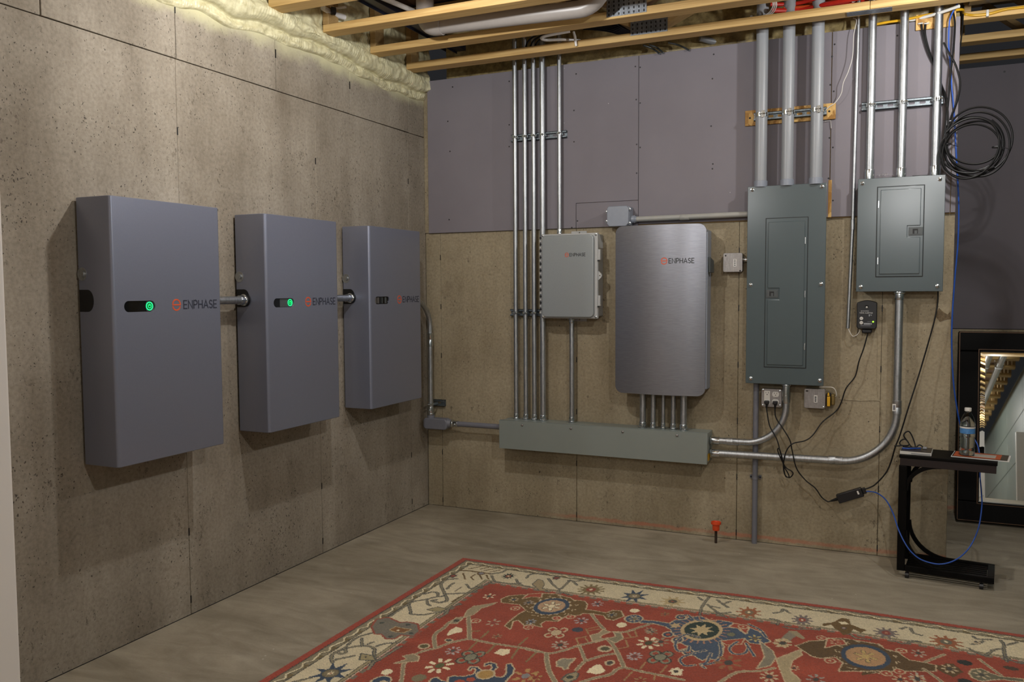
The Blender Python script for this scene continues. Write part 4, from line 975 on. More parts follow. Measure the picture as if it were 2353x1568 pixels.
# black cable coil
cc = Y(2234, 340, -.06); coil = thing('cable_coil', 'bundle of black cables dropping from the ceiling and wound into a hanging coil', 'cable coil', (cc.x, -.06, cc.z-.16))
starts = [[(2117, 52, -.036), (2120, 75, -.036), (2131, 115, -.034), (2146, 150, -.03), (2163, 195, -.032), (2176, 240, -.085)],
          [(2127, 52, -.036), (2126, 80, -.036), (2136, 120, -.03), (2150, 155, -.03), (2166, 205, -.04), (2177, 250, -.09)],
          [(2190, 28, -.08), (2194, 55, -.085), (2191, 110, -.09), (2184, 170, -.085), (2180, 220, -.08), (2176, 270, -.075)],
          [(2168, 98, -.09), (2182, 125, -.095), (2196, 150, -.1), (2206, 190, -.1), (2200, 230, -.095), (2186, 268, -.085)]]
rc_ = random.Random(5); rxs = [.128, .118, .136, .122]
for k, st in enumerate(starts):
    pts = path(st, 0); rx = rxs[k]; rz = rx*1.06; off = (rc_.uniform(-.016, .016), rc_.uniform(-.024, .014)); ph0 = 155-8*k
    turns = (640, 560, 900, 760)[k]
    for j in range(1, int(turns/15)):
        a = math.radians(ph0+15*j); sx = off[0]+.006*math.sin(j*.4+k); sz = off[1]+.02*math.sin(j*.19+2*k); kk = 1+.09*math.sin(j*.27+k*1.7)
        pts.append(Vector((cc.x+sx+rx*kk*math.cos(a), -.094-.009*k-.006*math.sin(j*.26)-.001*j*.2, cc.z+sz+rz*kk*math.sin(a))))
    m = MB(); m.tube(spline(pts, 5), .0048, 8); ob('cable', m, 'rubber', coil)
def tie(p, ang, label):
    t = MB(); c = Vector(p); t.lathe(c-Vector((math.cos(ang), 0, math.sin(ang)))*.003, (math.cos(ang), 0, math.sin(ang)), [(.02, 0), (.0215, 0), (.0215, .006), (.02, .006)], 14)
    t.tube([c+Vector((.018, -.02, -.004)), c+Vector((.05, -.028, -.018))], [.002, .0012], 6); ob('cable_tie', t, 'black', coil)
tie(Y(2174, 332, -.1), PI/2, 'black cable tie on the left side of the hanging coil'); tie(Y(2291, 338, -.1), PI/2, 'black cable tie on the right side of the hanging coil')
p = Y(2182, 283, -.085); m = MB(); m.box(p.x-.016, p.x+.012, p.y-.012, p.y+.012, p.z-.012, p.z+.012); ob('tape_flag', m, 'pvc_dark', coil, bev=.002)
# plywood scrap with cable staples
a = Y(2104, 60, -.02).x; p = Y(2104, 70, -.03); q = Y(2170, 48, -.03)
t = thing('cable_block', 'scrap of strand board holding cable staples under the truss, right side', 'wood block', ((p.x+q.x)/2, -.025, p.z))
ob('board', B(p.x, q.x+.05, -.0285, YD-.0003, p.z, p.z+.075), 'osb', t, bev=.001, seg=1)
for px in (2115, 2129):
    r_ = Y(px, 55, -.03); m = MB(); m.tube(spline([r_+Vector((-.01, .0, .002)), r_+Vector((-.007, -.008, .0)), r_+Vector((.007, -.008, .0)), r_+Vector((.01, .0, .002))], 4), .0035, 6); ob('staple', m, 'white', t)
# white wire to the strand board strip
m = MB(); m.tube(spline([Vector((2.505, -.03, 2.74))]+path([(1968, 48, -.05), (1962, 80, -.06), (1959, 130, -.065), (1949, 165, -.065), (1938, 190, -.06), (1933, 215, -.05), (1920, 235, -.045), (1905, 246, -.045), (1897, 254, -.045)]), 8), .0019, 8)
ob('thermostat_wire', m, 'white', label='thin white wire dangling from the truss to the strand board strip', cat='wire')
m = MB(); m.tube(path([(1895, 279, -.025), (1909, 277, -.025), (1910, 295, -.025)], 0), .0014, 6); ob('wire_stub', m, 'white', label='short bent white wire end under the strand board strip', cat='wire')
# ================================================================== THINGS UP BETWEEN THE TRUSSES
m = MB(); yp = -.81
a = Y(1012, 60, yp); b = Y(1385, 15, yp); zc_ = 2.775
c = thing('drain_pipe', 'thick warm grey plastic pipe lying level between two trusses, elbow at its left end', 'pipe', (1, yp, zc_))
zr = b.z+(b.z-a.z)*.3; m.tube(bend([(a.x, yp, a.z), (b.x, yp, b.z), (b.x+.02, yp, 3.03)], .12, 8), .04, 24); ob('pipe', m, 'pvc_duct', c)
m = MB(); m.tube(bend([(a.x+.012, yp, a.z), (a.x-.09, yp, a.z+.004), (a.x-.09, yp+.0, 3.0)], .07, 8), .046, 24); ob('elbow', m, 'pvc_duct', c)
for i, (x, z, l) in enumerate(((.30, 2.83, 'blue-black strongback pipe crossing above the trusses near the foam'),)):
    m = MB(); m.box(x-.03, x+.03, -4.2, -.06, z, z+.035); m.box(x-.034, x-.0305, -4.2, -.06, z-.012, z+.045)
    ob('strongback', m, M.setdefault('navy', plain('blue_black_coating', '#1d2130', .35)), label=l, cat='brace', bev=.003)
m = MB(); m.tube(bend([at(742, 18, 'z', 2.8), at(765, 32, 'z', 2.8), at(792, 40, 'z', 2.8)], .03, 5), .014, 12); wp = ob('water_pipe', m, 'white_gloss', label='stub of white plastic pipe by the foam behind the second visible truss end', cat='pipe')
p = at(766, 25, 'z', 2.8); m = MB(); m.lathe(p, (0.6, .7, 0), [(.016, -.012), (.02, -.01), (.02, .01), (.016, .012)], 14); ob('clamp', m, 'black', wp)
m = MB(); m.tube([at(765, 20, 'z', 2.83), at(795, 16, 'z', 2.83)], .006, 10); ob('water_pipe', m, 'white_gloss', label='thin white pipe end above the stub by the foam', cat='pipe')
m = MB(); m.tube([at(862, -12, 'z', 2.84), at(950, 25, 'z', 2.84)], .013, 12); ob('water_pipe', m, 'white_gloss', label='white plastic pipe slanting above the truss left of the thick grey pipe', cat='pipe')
# white cable loop hanging over the nearest truss
m = MB(); m.tube(spline([Vector((1.12, -.25, 2.7415)), at(1330, 93, 'z', 2.745), at(1290, 91, 'z', 2.74), at(1255, 92, 'z', 2.735), at(1244, 87, 'z', 2.735), at(1262, 81, 'z', 2.745), at(1310, 72, 'z', 2.76)], 8), .0075, 10)
lp = ob('white_tube_loop', m, 'white_gloss', label='loop of white tubing hanging between the trusses above the thin conduits', cat='tube')
m = MB(); m.tube([at(1318, 73, 'y', -.315), at(1321, 84, 'y', -.315), at(1324, 106, 'y', -.307)], [.006, .0075, .0065], 10); ob('hanging_tube_end', m, 'white_gloss', label='white tube end hanging in front of the nearest truss', cat='tube')
# black cables, red tubes
for i in range(6):
    o_ = i*5
    m = MB(); m.tube(spline([at(1340+o_*2, 66-o_*.5, 'z', 2.80), at(1390+o_, 70-o_*.6, 'z', 2.79), at(1440, 82-o_*.6, 'z', 2.78), at(1475, 88-o_*.6, 'z', 2.775)], 6), .0062, 8); ob('ceiling_cable', m, 'rubber', label='black cable in the bundle above the nearest truss', cat='cable', group='black cables above the nearest truss')
for i in range(3):
    m = MB(); m.tube(spline([at(1208+i*10, 108, 'z', 2.76), at(1216+i*12, 92, 'z', 2.80), at(1240+i*14, 76, 'z', 2.86)], 6), .005, 8); ob('ceiling_cable', m, 'rubber', label='black cable bending down towards the thin conduits', cat='cable', group='black cables above the thin conduits')
for i, (p0, p1, p2) in enumerate((((1478, 104), (1500, 112), (1516, 124)), ((1492, 103), (1510, 110), (1524, 122)), ((1535, 98), (1560, 104), (1584, 116)))):
    m = MB(); m.tube(spline([at(*p0, 'z', 2.74), at(*p1, 'z', 2.725), Y(*p2, -.03)], 8), .0052, 10); ob('armoured_cable', m, 'strut', label='armoured cable dipping behind the top edge of the purple boards', cat='cable', group='armoured cables at the board top')
m = MB(); m.tube([at(1608, 88, 'z', 2.75), at(1640, 96, 'z', 2.735), at(1680, 101, 'z', 2.725)], [.016, .02, .014], 12); ob('duct_end', m, 'pvc', label='grey tube end above the boards left of the plastic pipes', cat='tube')
m = MB(); m.tube([at(1690, 10, 'z', 3.04), at(1735, 45, 'z', 2.80)], [.018, .008], 12); ob('pipe_cone', m, 'white_gloss', label='pale tube poking down behind the nearest truss', cat='tube')
for i, (pp, mt, r) in enumerate([([(1772, 24), (1840, 23), (1900, 10), (1990, -8)], 'red', .012), ([(1800, 20), (1870, 14), (1960, -6)], 'orange_tube', .01), ([(1840, 24), (1920, 14), (2010, -4)], 'red', .013),
                                 ([(1770, 10), (1830, 8), (1880, -6)], 'red', .010), ([(1880, 22), (1950, 10), (2040, -8)], 'red', .012), ([(1850, 10), (1890, 4), (1930, -12)], 'orange_tube', .009)]):
    m = MB(); m.tube(spline([at(*q, 'z', 2.80+.012*i) for q in pp], 8), r, 10)
    ob('heating_tube', m, mt, label=('orange' if mt != 'red' else 'red')+' plastic tube in the tangle above the nearest truss, upper right', cat='tube', group=('orange' if mt != 'red' else 'red')+' tubes above the truss')
for i in range(3):
    m = MB(); m.tube(spline([at(1775+i*4, 2, 'z', 2.82), at(1776+i*4, 14, 'z', 2.80), at(1765+i*5, 30, 'z', 2.78), at(1742+i*4, 42, 'z', 2.765)], 8), .003, 8); ob('white_wire', m, 'white', label='white wire curving down beside the red tubes', cat='wire', group='white wires beside the red tubes')
m = MB(); m.tube(spline([at(1945, -6, 'z', 2.83), at(1958, 4, 'z', 2.82), at(1965, 2, 'z', 2.82), at(1966, -8, 'z', 2.83)], 8), .0028, 8); ob('white_wire', m, 'white', label='loop of white wire among the red tubes at the top edge', cat='wire')
# yellow cable
m = MB(); m.tube(spline([Vector((2.60, -.03, 2.694)), Vector((2.67, -.032, 2.698)), Vector((2.74, -.03, 2.70)), Vector((2.84, -.028, 2.71)), Vector((2.93, -.026, 2.715)), Vector((2.992, -.01, 2.72))]+[Y(x, y, .078) for x, y in ((2215, 32), (2240, 35), (2272, 32), (2310, 22), (2356, 16))]+[Vector((3.9, .078, 2.717))], 8), .0062, 10)
yc_ = ob('yellow_cable', m, 'yellow', label='yellow cable stapled along the truss at the upper right', cat='cable')
p = Y(2269, 31, .076); m = MB(); m.box(p.x-.006, p.x+.006, p.y-.012, p.y+.008, p.z-.016, p.z+.016); ob('staple', m, 'white', yc_, bev=.002)
m = MB(); m.tube(spline([Vector((2.735, -.035, 2.705))]+[at(x, y, 'z', 2.70) for x, y in ((2095, 46), (2130, 38), (2170, 26), (2204, 14))], 8), .0075, 10); ob('white_cable', m, 'white', label='flat pale cable passing under the truss behind the right fat conduit', cat='cable')
m = MB(); m.tube([Y(2214, 12, .06), Y(2212, 60, .06), Y(2204, 130, .065), Y(2200, 155, .07)], .0035, 8); ob('drop_wire', m, 'rubber', label='thin black wire hanging by the wall end against the recess trusses', cat='wire')
ob('sheet_duct', B(3.02, 4.1, -.19, .05, 2.75, 3.0), M.setdefault('duct', plain('dark_duct', '#4a4650', .35, metal=.3)), label='dark smooth duct above the yellow cable at the upper right edge', cat='duct', bev=.004)

# ================================================================== FLOOR THINGS
px, py = 1.862, -.109
t = thing('capped_stake', 'rusty steel stake in the floor under an orange safety cap', 'stake', (px, py, 0))
m = MB(); m.cyl((px, py, -.01), (px, py, .075), .0072, 10); ob('stake', m, 'rust', t)
m = MB(); m.lathe((px, py, .0705), (0, 0, 1), [(.0175, 0), (.019, .004), (.0195, .03), (.0265, .034), (.0275, .04), (.0265, .0465), (.021, .0475), (.019, .042), (0, .042)], 24); ob('cap', m, 'orange', t)

# side table: C-shaped, rotated a little
TC = Vector((2.972, -.222, 0)); TR = Matrix.Rotation(math.radians(-6.), 3, 'Z')
t = thing('side_table', 'dark C-shaped wooden side table on small castors in front of the wall end', 'table', TC)
def tl(m):
    m.v = [tuple(TC+TR @ Vector(v)) for v in m.v]; return m
hw, hd = .203, .115; TZ = .592
ob('tabletop', tl(B(-hw, hw, -hd, hd, TZ-.014, TZ)), 'ebony', t, bev=.002)
ob('apron', tl(B(-hw+.004, hw-.004, -hd+.002, -hd+.018, TZ-.05, TZ-.0145)), 'darkwood', t, bev=.001)
ob('apron', tl(B(-hw+.004, hw-.004, hd-.018, hd-.002, TZ-.05, TZ-.0145)), 'darkwood', t, bev=.001)
ob('apron', tl(B(hw-.02, hw-.0045, -hd+.0185, hd-.0185, TZ-.05, TZ-.0145)), 'darkwood', t, bev=.001)
for s in (-1, 1): ob('post', tl(B(-hw, -hw+.034, min(s*hd, s*(hd-.022)), max(s*hd, s*(hd-.022)), .034, TZ-.0505)), 'ebony', t, bev=.002)
ob('back_panel', tl(B(-hw+.002, -hw+.012, -hd+.0225, hd-.0225, .06, TZ-.051)), 'ebony', t)
for s in (-1, 1):
    y0, y1 = (-hd, -hd+.02) if s < 0 else (hd-.02, hd)
    ob('base_rail', tl(B(-hw+.0345, hw, y0, y1, .034, .062)), 'ebony', t, bev=.002)
    for top in (True, False):
        o = [(-hw+.0345, TZ-.051), (-hw+.0345, TZ-.17), (-hw+.04, TZ-.17)] if top else [(-hw+.0345, .0625), (-hw+.0345, .23), (-hw+.04, .23)]
        e = (.13, TZ-.051) if top else (.165, .0625)
        arcp = []
        for k in range(13):
            u = k/12*PI/2; h = .119 if top else .1675; wd = .14 if top else .17
            x = -hw+.04+wd*(1-math.cos(u)); z = (TZ-.17+h*math.sin(u)) if top else (.23-h*math.sin(u)); arcp.append((x, z))
        th = .02
        inner = arcp; outer = [(-hw+.0345, arcp[0][1])]+[(-hw+.0345, TZ-.051 if top else .0625)]+[(arcp[-1][0]+.02, TZ-.051 if top else .0625), (arcp[-1][0]+.02, TZ-.059 if top else .07)]
        # slender curved brace following the arc
        m = MB(); n = len(arcp); ring = []
        for k in range(n):
            u = k/12*PI/2; dx, dz = -math.cos(u)*th*.9, (math.sin(u) if top else -math.sin(u))*th*.9
            ring.append((max(arcp[k][0]+dx, -hw+.0346), min(max(arcp[k][1]+dz, .0626), TZ-.0508)))
        poly = arcp+ring[::-1]
        m.prism(poly, ((0, y1, 0), (1, 0, 0), (0, 0, 1), (0, -1, 0)), .002, .018); ob('curved_brace', tl(m), 'ebony', t)
for k in range(6): ob('base_slat', tl(B(-hw+.036, hw-.03, -hd+.026+k*.0295, -hd+.042+k*.0295, .046, .056)), 'ebony', t, bev=.001, seg=1)
ob('base_end', tl(B(hw-.028, hw, -hd+.0205, hd-.0205, .034, .062)), 'ebony', t, bev=.002)
for x in (-hw+.045, hw-.05):
    for y in (-hd+.012, hd-.012):
        cs = Vector((x, y, .0145)); m = MB(); m.cyl(cs+Vector((-.008, 0, 0)), cs+Vector((.008, 0, 0)), .0145, 16); cst = ob('castor', tl(m), 'black', t)
        ob('castor_stem', tl(B(x-.004, x+.004, y-.004, y+.004, .0292, .0338)), 'dark', cst)
# on the table
zt = TZ+.0006
def onT(pts): return [tuple(TC+TR @ Vector((a, b, 0)))[:2] for a, b in pts]
def sheet(name, x0, x1, y0, y1, z0, z1, rot, mat, **kw):
    c = Vector(((x0+x1)/2, (y0+y1)/2, 0)); R = Matrix.Rotation(math.radians(rot), 3, 'Z')
    m = MB(); m.box(x0, x1, y0, y1, z0, z1); m.v = [tuple(Vector((*(c+R @ (Vector((v[0], v[1], 0))-c))[:2], v[2]))) for v in m.v]; return ob(name, m, mat, **kw)
bp = Y(2222, 1046, -.245); bpx, bqy = bp.x, -.235
mg = thing('magazine', 'black edged magazine with orange cover under the water bottle', 'magazine', (bpx+.06, bqy, zt))
def mag(name, a, b, c_, d, z0, z1, mat): return sheet(name, bpx+a, bpx+b, bqy+c_, bqy+d, zt+z0, zt+z1, -9, mat, parent=mg)
mag('pages', -.058, .178, -.062, .095, 0, .003, 'label'); mag('cover', -.055, .170, -.056, .09, .0031, .0042, 'paper_dark')
mag('cover_picture', -.05, .142, -.046, .082, .0043, .0047, 'paper_orange'); mag('cover_panel', .02, .12, -.03, .05, .0048, .0051, 'paper_grey')
b0 = zt+.0054
t = thing('water_bottle', 'clear plastic water bottle with blue label and white cap', 'bottle', (bpx, bqy, b0))
prof = [(.022, 0), (.029, .002), (.0325, .008), (.0325, .02)]+[(.0325-.0022*(k % 2), .028+.0075*k) for k in range(9)]+[(.0325, .1), (.0318, .104), (.0318, .138), (.0325, .142), (.0315, .152), (.027, .172), (.020, .19), (.0135, .2), (.0125, .206), (.0125, .212)]
m = MB(); m.lathe((bpx, bqy, b0), (0, 0, 1), prof, 28)
inn = [(r-.0008, h if i else .0012) for i, (r, h) in enumerate(prof)]; inn[-1] = (inn[-1][0], .2114)
m2 = MB(); m2.lathe((bpx, bqy, b0), (0, 0, 1), inn, 28); k = len(m.v); m.v += m2.v; m.f += [tuple(i+k for i in f[::-1]) for f in m2.f]
ob('bottle_body', m, 'pet', t)
wl_ = [(r-.0012, h+.0008) for r, h in prof if h < .096]; m = MB(); m.lathe((bpx, bqy, b0+.001), (0, 0, 1), wl_, 28); ob('water', m, 'water', t)
m = MB(); m.lathe((bpx, bqy, b0+.105), (0, 0, 1), [(.0322, 0), (.0326, 0), (.0326, .032), (.0322, .032)], 28); lb = ob('label_wrap', m, M.setdefault('lab_blue', plain('blue_label', '#4f86bf', .35, var=.15, scale=60)), t)
m = MB(); m.lathe((bpx, bqy, b0+.1295), (0, 0, 1), [(.0327, 0), (.033, 0), (.033, .0075), (.0327, .0075)], 28); ob('label_band', m, 'label', t)
m = MB(); m.lathe((bpx, bqy, b0+.2085), (0, 0, 1), [(.0138, 0), (.0148, .001), (.0148, .014), (.0138, .0155), (0, .0156)], 24); ob('cap', m, 'white', t)
# notepad box with dark top, cable heap
p = Y(2116, 1040, -.3); nx0, nx1 = Y(2071, 1040, -.31).x, Y(2144, 1040, -.31).x
t = thing('thin_box', 'thin white box with dark lid at the left end of the side table', 'box', ((nx0+nx1)/2, -.25, zt))
sheet('body', nx0, nx1, -.325+.03, -.19+.03, zt, zt+.014, -5, 'white', parent=t); sheet('lid', nx0+.002, nx1-.002, -.322+.03, -.193+.03, zt+.0142, zt+.0165, -5, 'paper_dark', parent=t)
sheet('front_strip', (nx0+nx1)/2-.025, nx1-.01, -.3015, -.3008, zt+.005, zt+.009, -5, 'gray_print', parent=t)
zz = zt+.02
hp = [Vector((nx0-.03, -.2, zt+.02)), Vector((nx0+.0, -.21, zz+.006)), Vector((nx0+.035, -.2, zz+.012)), Vector((nx0+.01, -.2, zz+.055)), Vector((nx0+.03, -.19, zz+.075)), Vector((nx0+.048, -.19, zz+.05)), Vector((nx0+.062, -.2, zz+.004)), Vector((nx0+.045, -.21, zz+.003)), Vector((nx0+.02, -.2, zz+.035)), Vector((nx0, -.2, zz+.03)),
      Vector((nx0-.006, -.2, zz+.012)), Vector((nx0+.02, -.21, zz+.002)), Vector((nx0+.06, -.215, zz+.002)), Vector((nx0+.08, -.21, zz+.015)), Vector((nx0+.098, -.215, zz+.004))]
m = MB(); m.tube(spline(hp, 10), .0032, 8); ch = ob('cable_heap', m, 'rubber', label='loose loops of black cable on the thin white box', cat='cable')
m = MB(); m.box(nx0+.094, nx0+.112, -.222, -.208, zz-.002, zz+.008); ob('plug', m, 'pvc', ch, bev=.002)
m = MB(); m.tube(spline([Vector((nx0+.005, -.24, zz-.0005)), Vector((nx0+.03, -.245, zz)), Vector((nx0+.06, -.235, zz+.001)), Vector((nx0+.085, -.22, zz+.001))], 6), .0032, 8); ob('blue_lead', m, 'blue', label='short blue lead lying on the thin white box', cat='cable')

# mirror leaning on the far wall, lying on its long side
mb, mt_ = .90, 1.098                                            # y of its back at foot and top
MH = 1.125; lean = math.atan2(mt_-mb, MH); ml, mr = 3.078, 4.2
t = thing('floor_mirror', 'large mirror in a wide black frame leaning on the far wall of the recess', 'mirror', ((ml+mr)/2, mb, 0))
RM = Matrix.Rotation(-lean, 3, 'X')
def tm(m):
    m.v = [tuple(Vector((0, mb, .006))+RM @ Vector(v)) for v in m.v]; return m
fw = .118
for a, b, c, d in ((ml, mr, 0, fw), (ml, mr, MH-fw, MH)): ob('frame_rail', tm(B(a, b, -.045, 0, c, d)), 'ebony', t, bev=.006, seg=3)
for a, b in ((ml, ml+fw), (mr-fw, mr)): ob('frame_rail', tm(B(a, b, -.045, 0, fw+.0006, MH-fw-.0006)), 'ebony', t, bev=.006, seg=3)
for o_, mtl in ((.004, 'gilt'), (fw-.012, 'gilt')):
    m = MB()
    for a, b, c, d in ((ml+o_, mr-o_, o_, o_+.005), (ml+o_, mr-o_, MH-o_-.005, MH-o_), (ml+o_, ml+o_+.005, o_, MH-o_), (mr-o_-.005, mr-o_, o_, MH-o_)): m.box(a, b, -.0485, -.0452, c, d)
    ob('beading', tm(m), mtl, t)
ob('glass', tm(B(ml+fw-.004, mr-fw+.004, -.018, -.012, fw-.004, MH-fw+.004)), 'mirror', t)
m = MB(); g0, g1, h0, h1 = ml+fw+.0005, mr-fw-.0005, fw+.0005, MH-fw-.0005; bv = .026
m.add([(g0, -.0255, h0), (g1, -.0255, h0), (g1, -.0255, h1), (g0, -.0255, h1), (g0+bv, -.0182, h0+bv), (g1-bv, -.0182, h0+bv), (g1-bv, -.0182, h1-bv), (g0+bv, -.0182, h1-bv)], [(0, 1, 5, 4), (1, 2, 6, 5), (2, 3, 7, 6), (3, 0, 4, 7)])
m.v = [(a, -.0182-.0003 if i < 4 else -.0225, c) for i, (a, b, c) in enumerate(m.v)]
ob('bevel', tm(m), 'mirror', t)
# things behind the camera that the mirror shows
for i, x in enumerate((3.78, 3.93)):
    m = MB(); m.tube([(x, -9.8, 2.62), (x, .0, 2.62)], .04, 18); w_ = ob('white_pipe', m, 'white_gloss', label='white plastic pipe hung under the trusses, seen in the mirror', cat='pipe', group='white pipes seen in the mirror')
    for y in (-1.2, -3.2, -5.2):
        m = MB(); m.lathe((x, y, 2.62), (0, 1, 0), [(.041, 0), (.05, .002), (.05, .05), (.041, .052)], 18); m.box(x-.05, x-.044, y+.015, y+.035, 2.62, 2.69); ob('hanger', m, 'white_gloss', w_)
m = MB(); m.box(3.79, 4.15, -2.55, -2.5, 0.0, 1.25); ob('white_board', m, 'white', label='white board standing behind the camera, seen at the mirror edge', cat='board', bev=.004)
m = MB(); m.tube([(3.5, .52, .1), (4.15, .4, .1)], .1, 24); ro = ob('rolled_carpet', m, 'roll', label='grey rolled carpet on the floor, seen at the foot of the mirror', cat='carpet roll')
# ================================================================== RUG
RU, RV, STEP = 3.0, 2.05, .003; FX, FY, LW = .62, .86, .72
TOPX = [.5, .724, 1.2, 1.72, 2.12, 2.57, 3.22, 4.5]; TOPY = [-.905, -.902, -.9, -.889, -.868, -.858, -.874, -.88]
def rug_uv(x, y):
    v = np.interp(x, TOPX, TOPY)-y; u = x-.722+.0135*v; return u, v
nu, nv = int(RU/STEP)+1, int(RV/STEP)+1
UU, VV = np.meshgrid(np.arange(nu)*STEP, np.arange(nv)*STEP); jit = np.random.RandomState(1)
UJ = UU+jit.normal(0, .0011, UU.shape); VJ = VV+jit.normal(0, .0011, UU.shape)
IMG = np.zeros((nv, nu, 3))
def L3(h): return np.array(lin(h)[:3])
RED, RED2, CREAM, NAVY, OLIVE, SAGE, DARK, GREEN, RUST, TAN = [L3(c) for c in ('#ab4a31', '#8e3a24', '#f3e4bd', '#36485c', '#6f5426', '#8d8266', '#4a463e', '#23382f', '#9a5136', '#c09a66')]
# low-frequency abrash
def smooth_noise(sx, sy, seed):
    r = np.random.RandomState(seed); g = r.rand(int(RV/sy)+3, int(RU/sx)+3)
    a = UU/sx; b = VV/sy; i = a.astype(int); j = b.astype(int); fa = a-i; fb = b-j
    fa = fa*fa*(3-2*fa); fb = fb*fb*(3-2*fb)
    return (g[j, i]*(1-fa)+g[j, i+1]*fa)*(1-fb)+(g[j+1, i]*(1-fa)+g[j+1, i+1]*fa)*fb
ab = smooth_noise(.5, .09, 3)*.6+smooth_noise(.11, .04, 4)*.4
IMG[:] = RED*(1-ab[..., None])+RED2*ab[..., None]
EU = np.minimum(UJ, RU-UJ); EV = np.minimum(VJ, RV-VJ); E_ = np.minimum(EU, EV)          # distance from the nearest edge
ALONG = np.where(EU < EV, VJ, UJ)
def band(a, b, c): IMG[(E_ >= a) & (E_ < b)] = c
band(.285, .305, L3('#7d7360'))
z_ = (E_ >= .285) & (E_ < .31) & (np.sin(ALONG*2*PI/.055) > .1); IMG[z_] = RED
band(.08, .285, CREAM); fm = (E_ >= .08) & (E_ < .285)
IMG[fm] = CREAM*(1-.28*smooth_noise(.9, .6, 8)[fm][:, None])
band(.0, .042, L3('#a8452f')); band(.040, .046, DARK); band(.046, .088, L3('#948a6d'))
wv = .067+.007*np.sin(ALONG*2*PI/.085)+.003*np.sin(ALONG*2*PI/.05)
IMG[(np.abs(E_-wv) < .0036) & (E_ > .046) & (E_ < .09)] = CREAM
IMG[(np.abs(E_-wv-.0075) < .0022) & (E_ > .046) & (E_ < .09)] = L3('#57503c')
t_ = (E_ > .048) & (E_ < .088) & (np.cos(ALONG*2*PI/.085) > .3) & (E_ > wv+.006); IMG[t_] = L3('#7a6a44')
band(.088, .093, L3('#4e4a40')); band(.262, .266, L3('#57523f')); band(.266, .277, L3('#a79a76')); band(.277, .281, L3('#57523f')); band(.281, .287, L3('#d9b9a0'))
def box_(pts, pad):
    a = np.array(pts); u0, v0 = a.min(0)-pad; u1, v1 = a.max(0)+pad
    i0, i1 = max(0, int(v0/STEP)), min(nv, int(v1/STEP)+2); j0, j1 = max(0, int(u0/STEP)), min(nu, int(u1/STEP)+2)
    return (slice(i0, i1), slice(j0, j1)) if i1 > i0 and j1 > j0 else None
def segdist(U_, V_, pts, closed=False):
    d = np.full(U_.shape, 9.)
    q = list(pts)+([pts[0]] if closed else [])
    for (a, b), (c, e) in zip(q[:-1], q[1:]):
        dx, dy = c-a, e-b; l2 = dx*dx+dy*dy+1e-12
        t = np.clip(((U_-a)*dx+(V_-b)*dy)/l2, 0, 1); d = np.minimum(d, np.hypot(U_-a-t*dx, V_-b-t*dy))
    return d
def line(pts, w, col, out=None, ow=.004):
    s = box_(pts, w+.02)
    if not s: return
    d = segdist(UJ[s], VJ[s], pts); A = IMG[s]; w = max(w*LW, .0045); ow = max(ow*LW, .0024)
    if out is not None: A[d < w/2+ow] = out
    A[d < w/2] = col
def fill(pts, col, out=None, ow=.005):
    s = box_(pts, .02)
    if not s: return
    U_, V_ = UJ[s], VJ[s]; ins = np.zeros(U_.shape, bool); n = len(pts)
    for i in range(n):
        (a, b), (c, e) = pts[i], pts[(i+1) % n]
        if abs(e-b) < 1e-9: continue
        ins ^= ((b > V_) != (e > V_)) & (U_ < (c-a)*(V_-b)/(e-b)+a)
    A = IMG[s]
    if out is not None: A[ins | (segdist(U_, V_, pts, True) < ow)] = out; A[ins & (segdist(U_, V_, pts, True) > .001)] = col
    else: A[ins] = col
def ell(c, rx, ry, col, out=None, ow=.005):
    n = 28; rx *= FX; ry *= FY; fill([(c[0]+rx*math.cos(2*PI*i/n), c[1]+ry*math.sin(2*PI*i/n)) for i in range(n)], col, out, ow)
def star(c, R, r, n, col, out=None, rot=0., sq=1.): fill([(c[0]+FX*(R if i % 2 == 0 else r)*math.cos(rot+PI*i/n), c[1]+FY*sq*(R if i % 2 == 0 else r)*math.sin(rot+PI*i/n)) for i in range(2*n)], col, out)
def flower(c, R, petals, col, core, out=None, n=8, rot=.2):
    for i in range(n):
        a = rot+2*PI*i/n; p = (c[0]+FX*R*.6*math.cos(a), c[1]+FY*R*.6*math.sin(a)); q = (c[0]+FX*R*.9*math.cos(a), c[1]+FY*R*.9*math.sin(a))
        line([p, q], R*.3, col, out, .003)
    ell(c, R*.34, R*.34, core)
TS = 350/2353
TO = dict(A=(580, 1428), B=(850, 1270), C=(1150, 1300), D=(900, 1418), E=(1220, 1418), F=(1480, 1330), G=(1800, 1380), H=(2003, 1418), Q=(1453, 1268))
def T(k, *pts):
    """points read on an enlarged tile of the rug, carried to rug coordinates"""
    out = []
    for a, b in pts:
        p = at(TO[k][0]+a*TS, TO[k][1]+b*TS, 'z', .012); u, v = rug_uv(p.x, p.y); out.append((float(u), float(v)))
    return out
BASE = IMG.copy(); CR2 = L3('#b3a583'); OUTL = L3('#57584f'); LT = L3('#cdb893'); PINK = L3('#c08a68')
